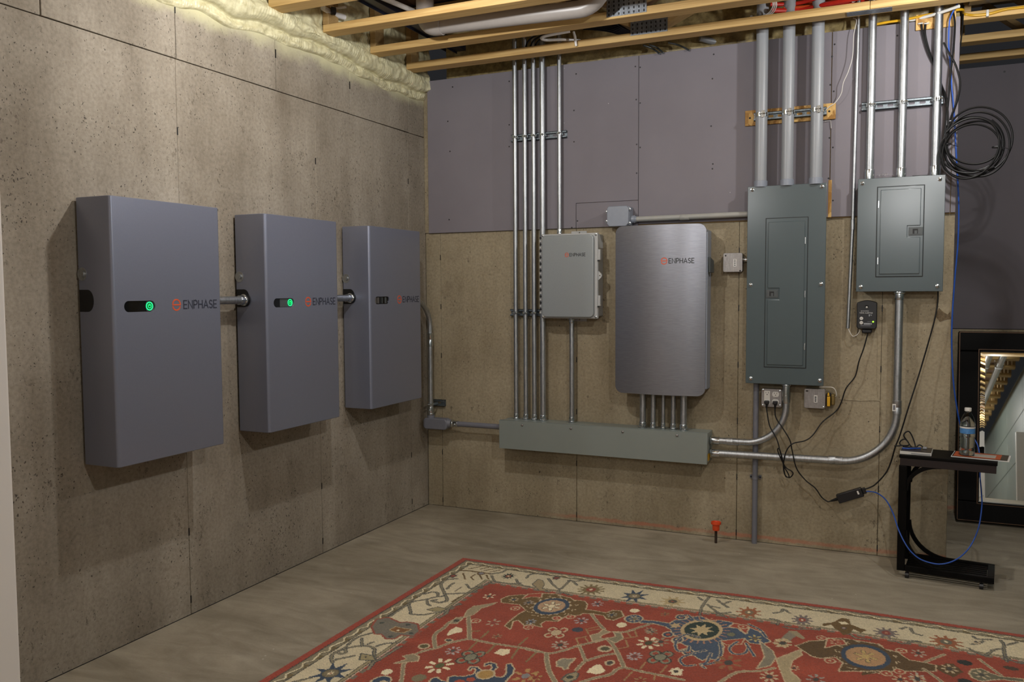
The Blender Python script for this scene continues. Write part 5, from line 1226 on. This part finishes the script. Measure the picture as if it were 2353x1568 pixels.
# --- border vines (dark edged, sage filled)
def vine(k, w, *pts): line([tuple(q)[:2] for q in spline([(*p, 0) for p in T(k, *pts)], 6)], w, L3('#8f876c'), L3('#3f4248'), .0045)
def twig(k, w, col, *pts): line([tuple(q)[:2] for q in spline([(*p, 0) for p in T(k, *pts)], 6)], w, col)
vine('B', .013, (1340, 405), (1180, 420), (1100, 490), (1130, 580), (1160, 650), (1190, 740), (1080, 770), (990, 760), (960, 740), (1030, 730))
vine('B', .010, (1180, 640), (1400, 630), (1560, 620), (1700, 540), (1860, 460))
vine('B', .010, (1140, 670), (1000, 690), (880, 720), (700, 750), (600, 790), (480, 870), (300, 990))
vine('B', .011, (1050, 670), (1040, 620), (960, 610), (840, 640)); vine('B', .009, (880, 730), (890, 790), (940, 825))
vine('B', .011, (600, 800), (630, 910), (640, 950), (820, 960), (950, 940), (1170, 910)); vine('B', .012, (1400, 800), (1230, 850), (1180, 940), (1060, 1000))
vine('B', .008, (1190, 560), (1250, 500), (1300, 470)); vine('B', .008, (1490, 490), (1560, 560), (1650, 520)); twig('B', .010, OLIVE, (1270, 760), (1360, 700), (1440, 660)); twig('B', .008, L3('#6b5a4a'), (1310, 600), (1420, 530))
fill(T('B', (880, 880), (1040, 840), (1180, 870), (1130, 900), (1010, 910)), L3('#a89a70'), OUTL, .004)
twig('B', .02, OLIVE, (1400, 275), (1560, 285), (1720, 310), (1880, 330)); ell(T('B', (1720, 322))[0], .022, .018, L3('#8d8a92'), OLIVE, .008)
for a, b in (((1540, 250), (1760, 205)), ((1700, 255), (1850, 225)), ((1760, 280), (1950, 245)), ((1860, 300), (2010, 270)), ((1440, 320), (1470, 410)), ((1620, 340), (1560, 380)), ((1560, 380), (1600, 420)), ((1690, 340), (1730, 410)), ((1800, 345), (1830, 410))): line(T('B', a, b), .012, OLIVE)
star(T('B', (1285, 360))[0], .026, .014, 6, L3('#a04838'), DARK); star(T('B', (2140, 365))[0], .055, .03, 11, GREEN); ell(T('B', (2140, 365))[0], .022, .02, L3('#a05a3a')); ell(T('B', (2140, 365))[0], .008, .008, CREAM)
vine('B', .010, (1880, 360), (1930, 440), (2020, 470), (2200, 480), (2330, 470)); vine('B', .009, (1880, 330), (2050, 300), (2110, 260))
vine('A', .012, (1240, 640), (1220, 560), (1260, 490), (1420, 420), (1640, 380), (1780, 380), (1880, 420), (1880, 520), (1930, 600), (2100, 500), (2300, 380))
vine('A', .010, (1290, 590), (1420, 560), (1570, 530)); vine('A', .012, (1430, 420), (1440, 480), (1380, 500), (1330, 490)); vine('A', .009, (1690, 260), (1690, 380)); vine('A', .008, (1790, 350), (1860, 320)); vine('A', .008, (1920, 380), (2080, 340), (2250, 330))
vine('A', .014, (1930, 600), (1860, 640), (1790, 740)); fill(T('A', (1660, 590), (1680, 500), (1860, 530), (1900, 600)), L3('#a89a70'), OUTL, .005); ell(T('A', (1750, 550))[0], .008, .008, DARK)
vine('A', .009, (1400, 430), (1600, 260), (1850, 180), (1950, 170)); vine('A', .010, (900, 870), (700, 920), (400, 1000))
# grey palmette between the star and the corner
fill(T('D', (-250, 260), (-300, 150), (-230, 40), (-60, 10), (120, 90), (250, 80), (390, 110), (420, 220), (330, 290), (140, 270), (40, 330), (-80, 330), (-150, 260)), L3('#7d7768'), L3('#a0503c'), .008)
fill(T('D', (-30, 200), (60, 150), (190, 180), (300, 190), (180, 240), (60, 230)), L3('#8a5a2c'), L3('#c9b183'), .004); ell(T('D', (100, 205))[0], .012, .008, CREAM)
for q in ((-150, 90), (250, 120), (300, 250), (-20, 300)): ell(T('D', q)[0], .016, .012, L3('#4b5048'))
# navy stars of the border
def navystar(k, c, R, rot):
    c = T(k, c)[0]; star(c, R, R*.42, 8, NAVY, rot=rot); ell(c, R*.5, R*.44, NAVY); ell(c, R*.36, R*.3, L3('#8a7c5c'), L3('#6e6648'), .004); star(c, R*.2, R*.08, 6, CREAM); ell(c, R*.05, R*.05, RUST)
navystar('A', (1210, 800), .115, .1); navystar('C', (2070, 470), .105, .25)
# flowers of the top border
def pal(k, c, rx, ry, petal, core, dot, n=11, rot=0.):
    c = T(k, c)[0]
    for i in range(n): a = rot+2*PI*i/n; line([c, (c[0]+FX*1.1*rx*math.cos(a), c[1]+FY*ry*math.sin(a))], .016, petal)
    ell(c, rx*.72, ry*.72, petal); ell(c, rx*.42, ry*.42, core); ell(c, rx*.14, ry*.16, dot)
pal('C', (1400, 370), .085, .075, L3('#86744a'), L3('#9a4430'), CREAM, 13); pal('F', (440, 350), .075, .065, L3('#c0ab7c'), L3('#5c5644'), RUST, 9)
pal('F', (1620, 520), .07, .07, L3('#a5623a'), L3('#83755a'), CREAM, 9, .2); pal('G', (290, 300), .055, .06, L3('#7d716a'), L3('#a34a36'), CREAM, 10)
pal('G', (1590, 500), .065, .06, L3('#7d716a'), L3('#94453a'), PINK, 10); pal('H', (1150, 385), .085, .07, L3('#a5623a'), L3('#6f6a58'), CREAM, 10, .3)
fill(T('G', (600, 360), (760, 340), (900, 270), (1020, 290), (1040, 370), (1200, 430), (1290, 460), (1200, 500), (1080, 440), (1050, 500), (930, 540), (870, 480), (790, 430), (740, 370), (620, 400)), OLIVE); ell(T('G', (935, 425))[0], .012, .014, L3('#b59a8c'), DARK, .003); fill(T('G', (850, 330), (960, 330), (1020, 370), (900, 370)), CREAM)
for k, pts in (('C', ((740, 200), (820, 300), (920, 360), (1020, 280), (1080, 220))), ('C', ((920, 360), (900, 400), (1040, 440))), ('C', ((1050, 230), (1180, 240), (1280, 220))), ('C', ((1120, 240), (1180, 300))), ('C', ((240, 210), (300, 290), (480, 330))), ('C', ((400, 190), (480, 130), (690, 130))),
               ('F', ((1000, 290), (930, 380), (880, 470), (860, 560))), ('F', ((980, 400), (1080, 480), (1200, 560), (1280, 600))), ('F', ((1060, 540), (1160, 540), (1330, 520))), ('F', ((840, 290), (900, 330))), ('F', ((1000, 420), (1160, 450))), ('F', ((1130, 330), (1230, 400), (1300, 440))), ('F', ((1220, 390), (1330, 350))),
               ('F', ((2000, 530), (2120, 510), (2150, 470), (2250, 530))), ('F', ((1960, 620), (2080, 650), (2060, 710))), ('H', ((1990, 360), (2040, 430), (2050, 560), (2090, 690))), ('H', ((1500, 480), (1640, 560), (1760, 590), (1880, 510), (1990, 490))), ('H', ((1560, 300), (1640, 340), (1850, 350))), ('H', ((2080, 620), (2200, 690), (2350, 720))), ('H', ((2100, 430), (2250, 390))), ('H', ((1540, 420), (1640, 410), (1720, 370))),
               ('H', ((450, 180), (530, 160))), ('H', ((600, 170), (650, 250), (770, 280))), ('H', ((560, 400), (640, 370), (750, 380))), ('H', ((390, 380), (470, 410))), ('G', ((0, 410), (200, 440), (560, 440))), ('G', ((1040, 520), (1130, 580), (1330, 600)))):
    vine(k, .009, *pts)
fill(T('C', (490, 290), (580, 210), (650, 230), (680, 290), (640, 350), (730, 390), (600, 385), (550, 330)), L3('#a89670'), OUTL, .003); star(T('C', (865, 188))[0], .026, .016, 6, L3('#8c4a3c'), DARK)
# --- field: olive palmettes
fill(T('C', (10, 520), (120, 470), (330, 450), (640, 480), (660, 430), (860, 440), (1080, 500), (1130, 530), (1300, 550), (1340, 600), (1310, 680), (1420, 690), (1640, 730), (1740, 690), (1860, 700), (1900, 780), (1740, 840), (1640, 820), (1600, 770), (1430, 740), (1270, 735), (1230, 760), (1000, 780), (880, 860), (700, 850), (610, 900), (640, 950), (580, 940), (480, 900), (370, 920), (280, 840), (190, 860), (150, 980), (70, 930), (130, 870), (300, 740), (400, 690), (300, 600), (20, 570)), OLIVE, LT, .0045)
fill(T('C', (340, 510), (430, 440), (640, 425), (630, 490), (480, 480)), RED, LT, .004)
c = T('C', (790, 625))[0]; star(c, .135, .115, 16, LT); ell(c, .118, .118, NAVY); ell(c, .092, .085, L3('#bf9c78')); flower(c, .06, 8, CREAM, CREAM, DARK, 6); star(c, .03, .012, 6, CREAM)
for i in range(14):
    a = 2*PI*i/14; q = (c[0]+FX*.155*math.cos(a), c[1]+FY*.15*math.sin(a)); line([q, (q[0]+.014*math.cos(a+1.2), q[1]+.018*math.sin(a+1.2))], .006, LT); ell((q[0]+.012, q[1]), .006, .006, LT)
for k, q, col in (('C', (205, 525), LT), ('C', (435, 570), L3('#a59a90')), ('C', (470, 865), L3('#a9b0b8')), ('C', (1720, 760), L3('#a9a590'))): flower(T(k, q)[0], .034, 6, col, NAVY, None, 7)
fill(T('H', (420, 560), (560, 690), (800, 700), (1060, 750), (1170, 715), (1260, 720), (1420, 850), (1260, 930), (1080, 850), (1000, 800), (760, 770), (560, 780), (300, 820), (120, 850), (60, 870), (-150, 900), (-150, 560), (100, 480)), L3('#5f4622'), None)
fill(T('G', (200, 700), (400, 630), (620, 620), (680, 580), (960, 590), (1240, 640), (1480, 680), (1560, 750), (1760, 800), (1940, 920), (2170, 960), (2350, 1000), (2350, 1090), (1500, 1090), (860, 1090), (930, 960), (800, 870), (560, 890), (440, 860), (280, 750)), L3('#5f4622'), LT, .0045)
fill(T('G', (650, 730), (690, 590), (920, 610), (970, 680), (800, 690)), RED, LT, .005); flower(T('G', (800, 640))[0], .03, 6, LT, RED2, None, 6)
c = T('G', (1270, 865))[0]; ell(c, .138, .132, NAVY); ell(c, .112, .1, L3('#bd9468')); flower(c, .062, 8, L3('#cdb070'), L3('#cdb070'), DARK, 6); star(c, .04, .015, 6, L3('#cdb070'))
for i in range(16):
    a = 2*PI*i/16; q = (c[0]+FX*.165*math.cos(a), c[1]+FY*.16*math.sin(a)); line([q, (q[0]+.014*math.cos(a+1.2), q[1]+.02*math.sin(a+1.2))], .006, LT); ell((q[0]+.01, q[1]), .006, .006, LT)
flower(T('H', (1200, 800))[0], .045, 6, LT, DARK, None, 7)
fill(T('H', (1510, 870), (1560, 810), (1700, 800), (1830, 870), (2000, 920), (2350, 960), (2350, 1000), (2000, 960), (1820, 970), (1700, 990), (1570, 940)), L3('#6f6a52'), LT, .005); flower(T('H', (1700, 890))[0], .04, 6, LT, DARK, None, 6)
# --- field: blue palmette in the middle
fill(T('F', (-60, 640), (150, 650), (400, 690), (470, 640), (640, 630), (700, 590), (880, 580), (930, 600), (1020, 650), (1160, 640), (1380, 680), (1290, 750), (1440, 770), (1560, 860), (1640, 760), (1780, 820), (1950, 970), (1800, 1010), (1640, 990), (1560, 920), (1400, 950), (1180, 950), (1230, 1050), (1200, 1180), (1100, 1250), (960, 1230), (900, 1260), (760, 1180), (640, 1180), (560, 1100), (700, 1060), (560, 980), (480, 1010), (430, 960), (580, 900), (440, 860), (420, 790), (340, 740), (160, 690), (-60, 680)), L3('#46566a'), LT, .0045)
c = T('F', (890, 790))[0]
for i in range(26): a = 2*PI*i/26; line([c, (c[0]+FX*.17*math.cos(a), c[1]+FY*.16*math.sin(a))], .008, PINK)
ell(c, .13, .13, L3('#c9b083')); ell(c, .108, .104, GREEN); star(c, .078, .038, 8, L3('#cbb688')); star(T('F', (480, 720))[0], .04, .02, 6, L3('#c9b083'))
fill(T('F', (1320, 740), (1400, 690), (1620, 740), (1580, 850), (1480, 770)), RED, LT, .004); fill(T('F', (1180, 960), (1380, 940), (1550, 920), (1500, 1010), (1280, 1020)), RED, LT, .004)
flower(T('F', (1710, 920))[0], .042, 6, L3('#c9b473'), L3('#7a6236'), None, 6); ell(T('F', (1345, 860))[0], .026, .024, L3('#7d7a5c'), L3('#3f4f5e'), .004)
for q in ((370, 860), (520, 940), (570, 590), (680, 1130)):
    p = T('F', q)[0]; ell(p, .03, .03, NAVY, LT, .005); ell(p, .014, .014, RED)
ell(T('C', (2060, 820))[0], .055, .05, L3('#46566a'), LT, .005); flower(T('C', (2065, 820))[0], .035, 6, L3('#cdb98c'), L3('#9a7f45'), None, 7)
# --- field: navy palmette at the bottom
fill(T('D', (870, 1010), (880, 930), (960, 910), (1120, 920), (1280, 880), (1310, 820), (1290, 790), (1240, 790), (1210, 830), (1190, 800), (1220, 770), (1320, 770), (1370, 810), (1400, 850), (1520, 830), (1560, 780), (1540, 730), (1470, 740), (1440, 760), (1440, 720), (1520, 700), (1600, 720), (1630, 780), (1570, 830), (1570, 890), (1610, 930), (1720, 930), (1780, 870), (1780, 730), (1840, 720), (1890, 800), (1870, 870), (1750, 1000), (1700, 1100), (900, 1100)), L3('#34455a'), LT, .005)
fill(T('D', (580, 1010), (620, 950), (700, 930), (760, 980), (860, 1000), (860, 1100), (600, 1100)), L3('#34455a'), LT, .005); ell(T('D', (1450, 885))[0], .045, .04, L3('#b9924f'), LT, .006); ell(T('D', (1220, 965))[0], .025, .02, RED); ell(T('D', (1060, 1000))[0], .03, .02, RED)
ell(T('A', (1980, 930))[0], .05, .05, L3('#34455a'), LT, .006); ell(T('A', (2000, 960))[0], .03, .03, LT)
# --- field: stems
def stem(k, w, *pts): line([tuple(q)[:2] for q in spline([(*p, 0) for p in T(k, *pts)], 6)], w, L3('#978a6c'), LT, .004)
stem('D', .014, (150, 1000), (170, 850), (190, 720), (330, 600), (500, 520), (680, 480), (900, 400), (1180, 340), (1280, 350), (1500, 400), (1640, 420), (1900, 460), (2100, 490), (2350, 550)); stem('D', .018, (680, 480), (660, 400), (670, 270), (800, 170), (900, 80), (1080, 10)); stem('D', .02, (1200, 340), (1200, 200), (1190, 60), (1190, -60))
fill(T('D', (180, 600), (330, 570), (420, 610), (400, 680), (230, 690), (130, 710), (40, 715), (240, 650)), L3('#978a6c'), LT, .004); fill(T('D', (900, 100), (1000, 10), (1090, 30), (1000, 100)), L3('#978a6c'), LT, .004); fill(T('B', (1500, 900), (1600, 830), (1800, 800), (1960, 770), (1890, 810), (1720, 860), (1600, 960), (1450, 1000)), L3('#a39473'), LT, .003)
for a, b in (((1320, 380), (1200, 500)), ((1600, 430), (1470, 560)), ((1960, 480), (1850, 640)), ((2240, 540), (2080, 690)), ((1380, 320), (1500, 220)), ((1960, 440), (2100, 320)), ((1230, 220), (1360, 215))): line(T('D', a, b), .011, L3('#8d7a50'))
stem('E', .014, (-60, 500), (200, 550), (320, 560), (500, 520), (740, 440), (1000, 380), (1140, 340)); stem('E', .016, (940, -40), (1040, 90), (1130, 190)); stem('E', .02, (240, 560), (250, 700), (290, 850), (380, 1010)); stem('E', .014, (750, 450), (820, 620), (840, 680)); stem('E', .014, (1330, 560), (1100, 600), (880, 670), (790, 720), (700, 820)); stem('E', .013, (1280, 230), (1450, 230), (1640, 170), (1860, 100)); stem('E', .018, (1180, 330), (1280, 450), (1340, 560), (1430, 760))
stem('E', .015, (760, 1010), (1000, 940), (1220, 890), (1340, 800), (1480, 790), (1700, 840), (1950, 890), (2350, 970)); fill(T('E', (920, 280), (1050, 250), (1120, 190), (1220, 230), (1090, 280), (1060, 320), (1120, 340), (960, 380)), L3('#a39473'), LT, .004); fill(T('E', (1280, 230), (1390, 250), (1420, 330), (1300, 400), (1180, 330), (1320, 300)), L3('#8d8568'), LT, .004)
for pts in (((850, 190), (1060, 140)), ((900, 210), (1080, 180)), ((850, 180), (890, 260)), ((690, 330), (860, 300)), ((700, 330), (740, 430)), ((840, 320), (880, 380)), ((1480, 230), (1540, 300)), ((1600, 200), (1640, 300)), ((1420, 330), (1640, 300)), ((1460, 350), (1500, 450)), ((1340, 490), (1500, 460)), ((1560, 850), (1440, 980)), ((1690, 800), (1770, 700)), ((1900, 970), (1920, 890)), ((2010, 860), (2100, 750))): line(T('E', *pts), .009, L3('#a8885c'))
fill(T('E', (480, 960), (560, 890), (690, 850), (730, 880), (690, 960), (560, 1010)), L3('#a39473'), OUTL, .005); ell(T('E', (600, 930))[0], .02, .016, L3('#3d4438'))
fill(T('E', (400, 690), (500, 640), (560, 650), (680, 640), (640, 690), (590, 720), (560, 800), (510, 810), (490, 770), (410, 760)), L3('#928a74'), LT, .005); fill(T('E', (840, 870), (910, 800), (1010, 730), (1080, 740), (1150, 830), (1100, 870), (1000, 885), (900, 860)), CREAM); fill(T('E', (2140, 820), (2250, 780), (2340, 820), (2330, 900), (2200, 900)), CREAM)
stem('G', .014, (-20, 1000), (40, 860), (200, 820), (260, 780)); fill(T('F', (2080, 960), (2240, 800), (2350, 860), (2330, 900), (2250, 960)), L3('#8f8672'), None); fill(T('G', (70, 470), (200, 470), (330, 570), (320, 600), (230, 570)), L3('#a39473'))
stem('H', .012, (820, 700), (960, 640), (1120, 580)); stem('H', .011, (1660, 650), (1820, 770), (2000, 900)); stem('H', .012, (800, 800), (950, 900), (1080, 1000))
# --- scattered little flowers
for k, q, R, col, core, n in (('B', (1840, 675), .042, CREAM, L3('#4d5a48'), 6), ('D', (740, 750), .075, CREAM, L3('#5c6138'), 8), ('D', (950, 520), .045, L3('#b8aca8'), L3('#56504c'), 8), ('D', (1570, 90), .045, L3('#b5a68c'), L3('#93453a'), 6), ('D', (1630, 300), .03, L3('#a39473'), L3('#6b5a3c'), 6), ('D', (2070, 910), .07, L3('#b8925a'), L3('#8d8a88'), 6),
    ('C', (1500, 590), .04, L3('#b8aca8'), L3('#4d5058'), 7), ('C', (1250, 850), .045, L3('#b8aca8'), L3('#4d5058'), 7), ('E', (450, 430), .05, L3('#b8ab96'), L3('#4a4438'), 9), ('E', (1820, 400), .07, CREAM, L3('#4a4a2c'), 8), ('E', (1600, 605), .045, L3('#b8aca8'), L3('#7a453c'), 9), ('F', (120, 820), .035, L3('#a59a80'), L3('#5c5a4c'), 6), ('F', (320, 550), .03, L3('#8d7a50'), L3('#5c5a4c'), 6), ('F', (2140, 990), .05, L3('#c2ae80'), L3('#4a4a2c'), 8),
    ('H', (720, 560), .042, L3('#b8ab96'), DARK, 7), ('H', (700, 930), .045, L3('#b8ab96'), DARK, 7), ('G', (20, 660), .045, L3('#c2ae80'), L3('#4a4a2c'), 8), ('E', (60, 940), .04, L3('#b8925a'), RED2, 6), ('E', (1690, 980), .035, L3('#a8885c'), RED2, 6), ('E', (1880, 230), .035, L3('#948a6c'), L3('#5c5a4c'), 5)):
    flower(T(k, q)[0], R, n, col, core, None, n)
for k, q, rx, ry, col in (('C', (2070, 695), .032, .028, CREAM), ('C', (1870, 915), .032, .032, CREAM), ('A', (2080, 780), .03, .028, CREAM), ('E', (720, 195), .036, .028, L3('#3a4450')), ('H', (1440, 705), .042, .028, L3('#1e2622')), ('H', (1450, 1000), .042, .028, L3('#1e2622')), ('D', (420, 940), .04, .035, L3('#84785a')), ('D', (500, 450), .038, .03, LT), ('D', (500, 450), .026, .02, L3('#5c5632')), ('E', (1140, 490), .046, .036, LT), ('E', (1140, 490), .028, .022, L3('#5c563c')),
    ('D', (880, 360), .03, .02, LT), ('D', (880, 360), .02, .012, DARK), ('E', (1220, 710), .03, .03, LT), ('E', (1220, 710), .018, .018, DARK), ('D', (1000, 55), .022, .014, L3('#46483a')), ('H', (2150, 790), .04, .02, L3('#4a3a28'))): ell(T(k, q)[0], rx, ry, col)
fill(T('D', (850, 270), (900, 200), (1000, 150), (1090, 180), (1090, 230), (980, 250), (870, 290)), CREAM); fill(T('D', (1580, 560), (1680, 490), (1830, 500), (1820, 560), (1720, 600)), CREAM)
for k, q, s in (('D', (1220, 620), 1.), ('E', (2000, 620), 1.), ('E', (390, 240), 1.)):
    c = T(k, q)[0]; col = LT if q[0] == 390 else L3('#8d8a72'); dk = RED2 if q[0] == 390 else L3('#3a3a30')
    for i in range(4):
        a = .6+PI/2*i; p = (c[0]+FX*.05*math.cos(a), c[1]+FY*.05*math.sin(a)); ell(p, .03, .03, col, dk, .004); ell(p, .016, .016, RED)
    ell(c, .034, .034, col, dk, .004)
for k, q in (('H', (460, 520)), ('G', (590, 580)), ('D', (1300, 60)), ('C', (230, 660)), ('C', (870, 810)), ('C', (1080, 790)), ('C', (430, 950)), ('H', (230, 870)), ('H', (430, 840)), ('G', (720, 930)), ('F', (1530, 740))):
    c = T(k, q)[0]; ell(c, .034, .028, LT); ell(c, .026, .02, RED); ell(c, .008, .008, LT)
def TP(*pts): return T('Q', *[((a*.669+1453-TO['Q'][0])/TS, (b*.669+1100-TO['Q'][1])/TS) for a, b in pts])
def curl(w, col, *pts): line([tuple(q)[:2] for q in spline([(*p, 0) for p in TP(*pts)], 6)], w, col, LT, .004)
BL = L3('#46566a')
for pts in (((230, 545), (185, 535), (150, 560), (155, 590), (190, 592), (195, 575)), ((250, 590), (205, 600), (165, 620), (180, 642), (215, 640)), ((270, 600), (255, 630), (235, 638), (250, 650)), ((300, 560), (305, 600), (285, 630), (240, 640)), ((165, 475), (190, 468), (205, 480), (240, 490)), ((360, 560), (335, 580), (345, 600), (385, 600), (400, 575)), ((390, 565), (420, 610)), ((400, 500), (440, 520), (460, 545))): curl(.012, BL, *pts)
fill(TP((495, 620), (530, 605), (575, 588), (582, 605), (548, 625), (540, 660), (570, 685), (577, 700), (528, 700), (508, 655)), L3('#b3a27c'), LT, .004)
fill(TP((438, 558), (480, 590), (492, 615), (472, 642), (428, 652), (456, 612)), L3('#8c8570'), LT, .004)
curl(.014, L3('#a39473'), (300, 700), (360, 665), (440, 660), (490, 650)); flower(TP((470, 680))[0], .05, 8, LT, DARK, None, 8)
for c, R, k1 in (((330, 632), .075, L3('#9a6a44')), ((515, 565), .055, LT), ((98, 560), .05, L3('#9a9478')), ((60, 520), .035, L3('#a59a80')), ((555, 650), .03, LT), ((630, 690), .05, L3('#a8a094')), ((150, 662), .04, CREAM), ((980, 690), .045, LT), ((1180, 560), .03, LT), ((920, 690), .04, LT)): flower(TP(c)[0], R, 7, k1, DARK, None, 7)
# the unseen far half repeats the pattern turned by half a turn
BLANK = np.abs(IMG-BASE).sum(-1) < 1e-6; FLIP = IMG[::-1, ::-1]; use = BLANK & ~BLANK[::-1, ::-1] & (E_ > .31) & (VV > 1.0); IMG[use] = FLIP[use]
IMG *= (1+jit.normal(0, .11, UU.shape))[..., None]           # tuft to tuft variation of the wool
# mesh
XX = .722+UU-.0135*VV; YY = np.interp(XX, TOPX, TOPY)-VV
edge = np.clip(np.minimum(np.minimum(UU, VV), np.minimum(RU-UU, RV-VV)), 0, .014)/.014
ZZ = .0025+.0075*np.sqrt(edge)+jit.normal(0, .0007, UU.shape)+.0008*smooth_noise(.3, .3, 5)
co = np.stack([XX-2.3, YY+1.9, ZZ], -1).reshape(-1, 3)
idx = np.arange(nv*nu).reshape(nv, nu); quads = np.stack([idx[:-1, :-1], idx[1:, :-1], idx[1:, 1:], idx[:-1, 1:]], -1).reshape(-1, 4)
me = bpy.data.meshes.new('rug'); nq = len(quads)
me.vertices.add(len(co)); me.vertices.foreach_set('co', co.astype(np.float32).ravel())
me.loops.add(nq*4); me.loops.foreach_set('vertex_index', quads.astype(np.int32).ravel())
me.polygons.add(nq); me.polygons.foreach_set('loop_start', (np.arange(nq)*4).astype(np.int32)); me.polygons.foreach_set('loop_total', np.full(nq, 4, np.int32))
me.update(calc_edges=True)
ca = me.color_attributes.new('Col', 'FLOAT_COLOR', 'POINT')
ca.data.foreach_set('color', np.concatenate([np.clip(IMG, 0, 1).reshape(-1, 3), np.ones((nv*nu, 1))], 1).astype(np.float32).ravel())
me.materials.append(M['rug'])
o = bpy.data.objects.new('rug', me); COL.objects.link(o); o.location = (2.3, -1.9, .0005)
o['label'] = 'red oriental rug with a cream flowered border lying on the concrete floor'; o['category'] = 'rug'
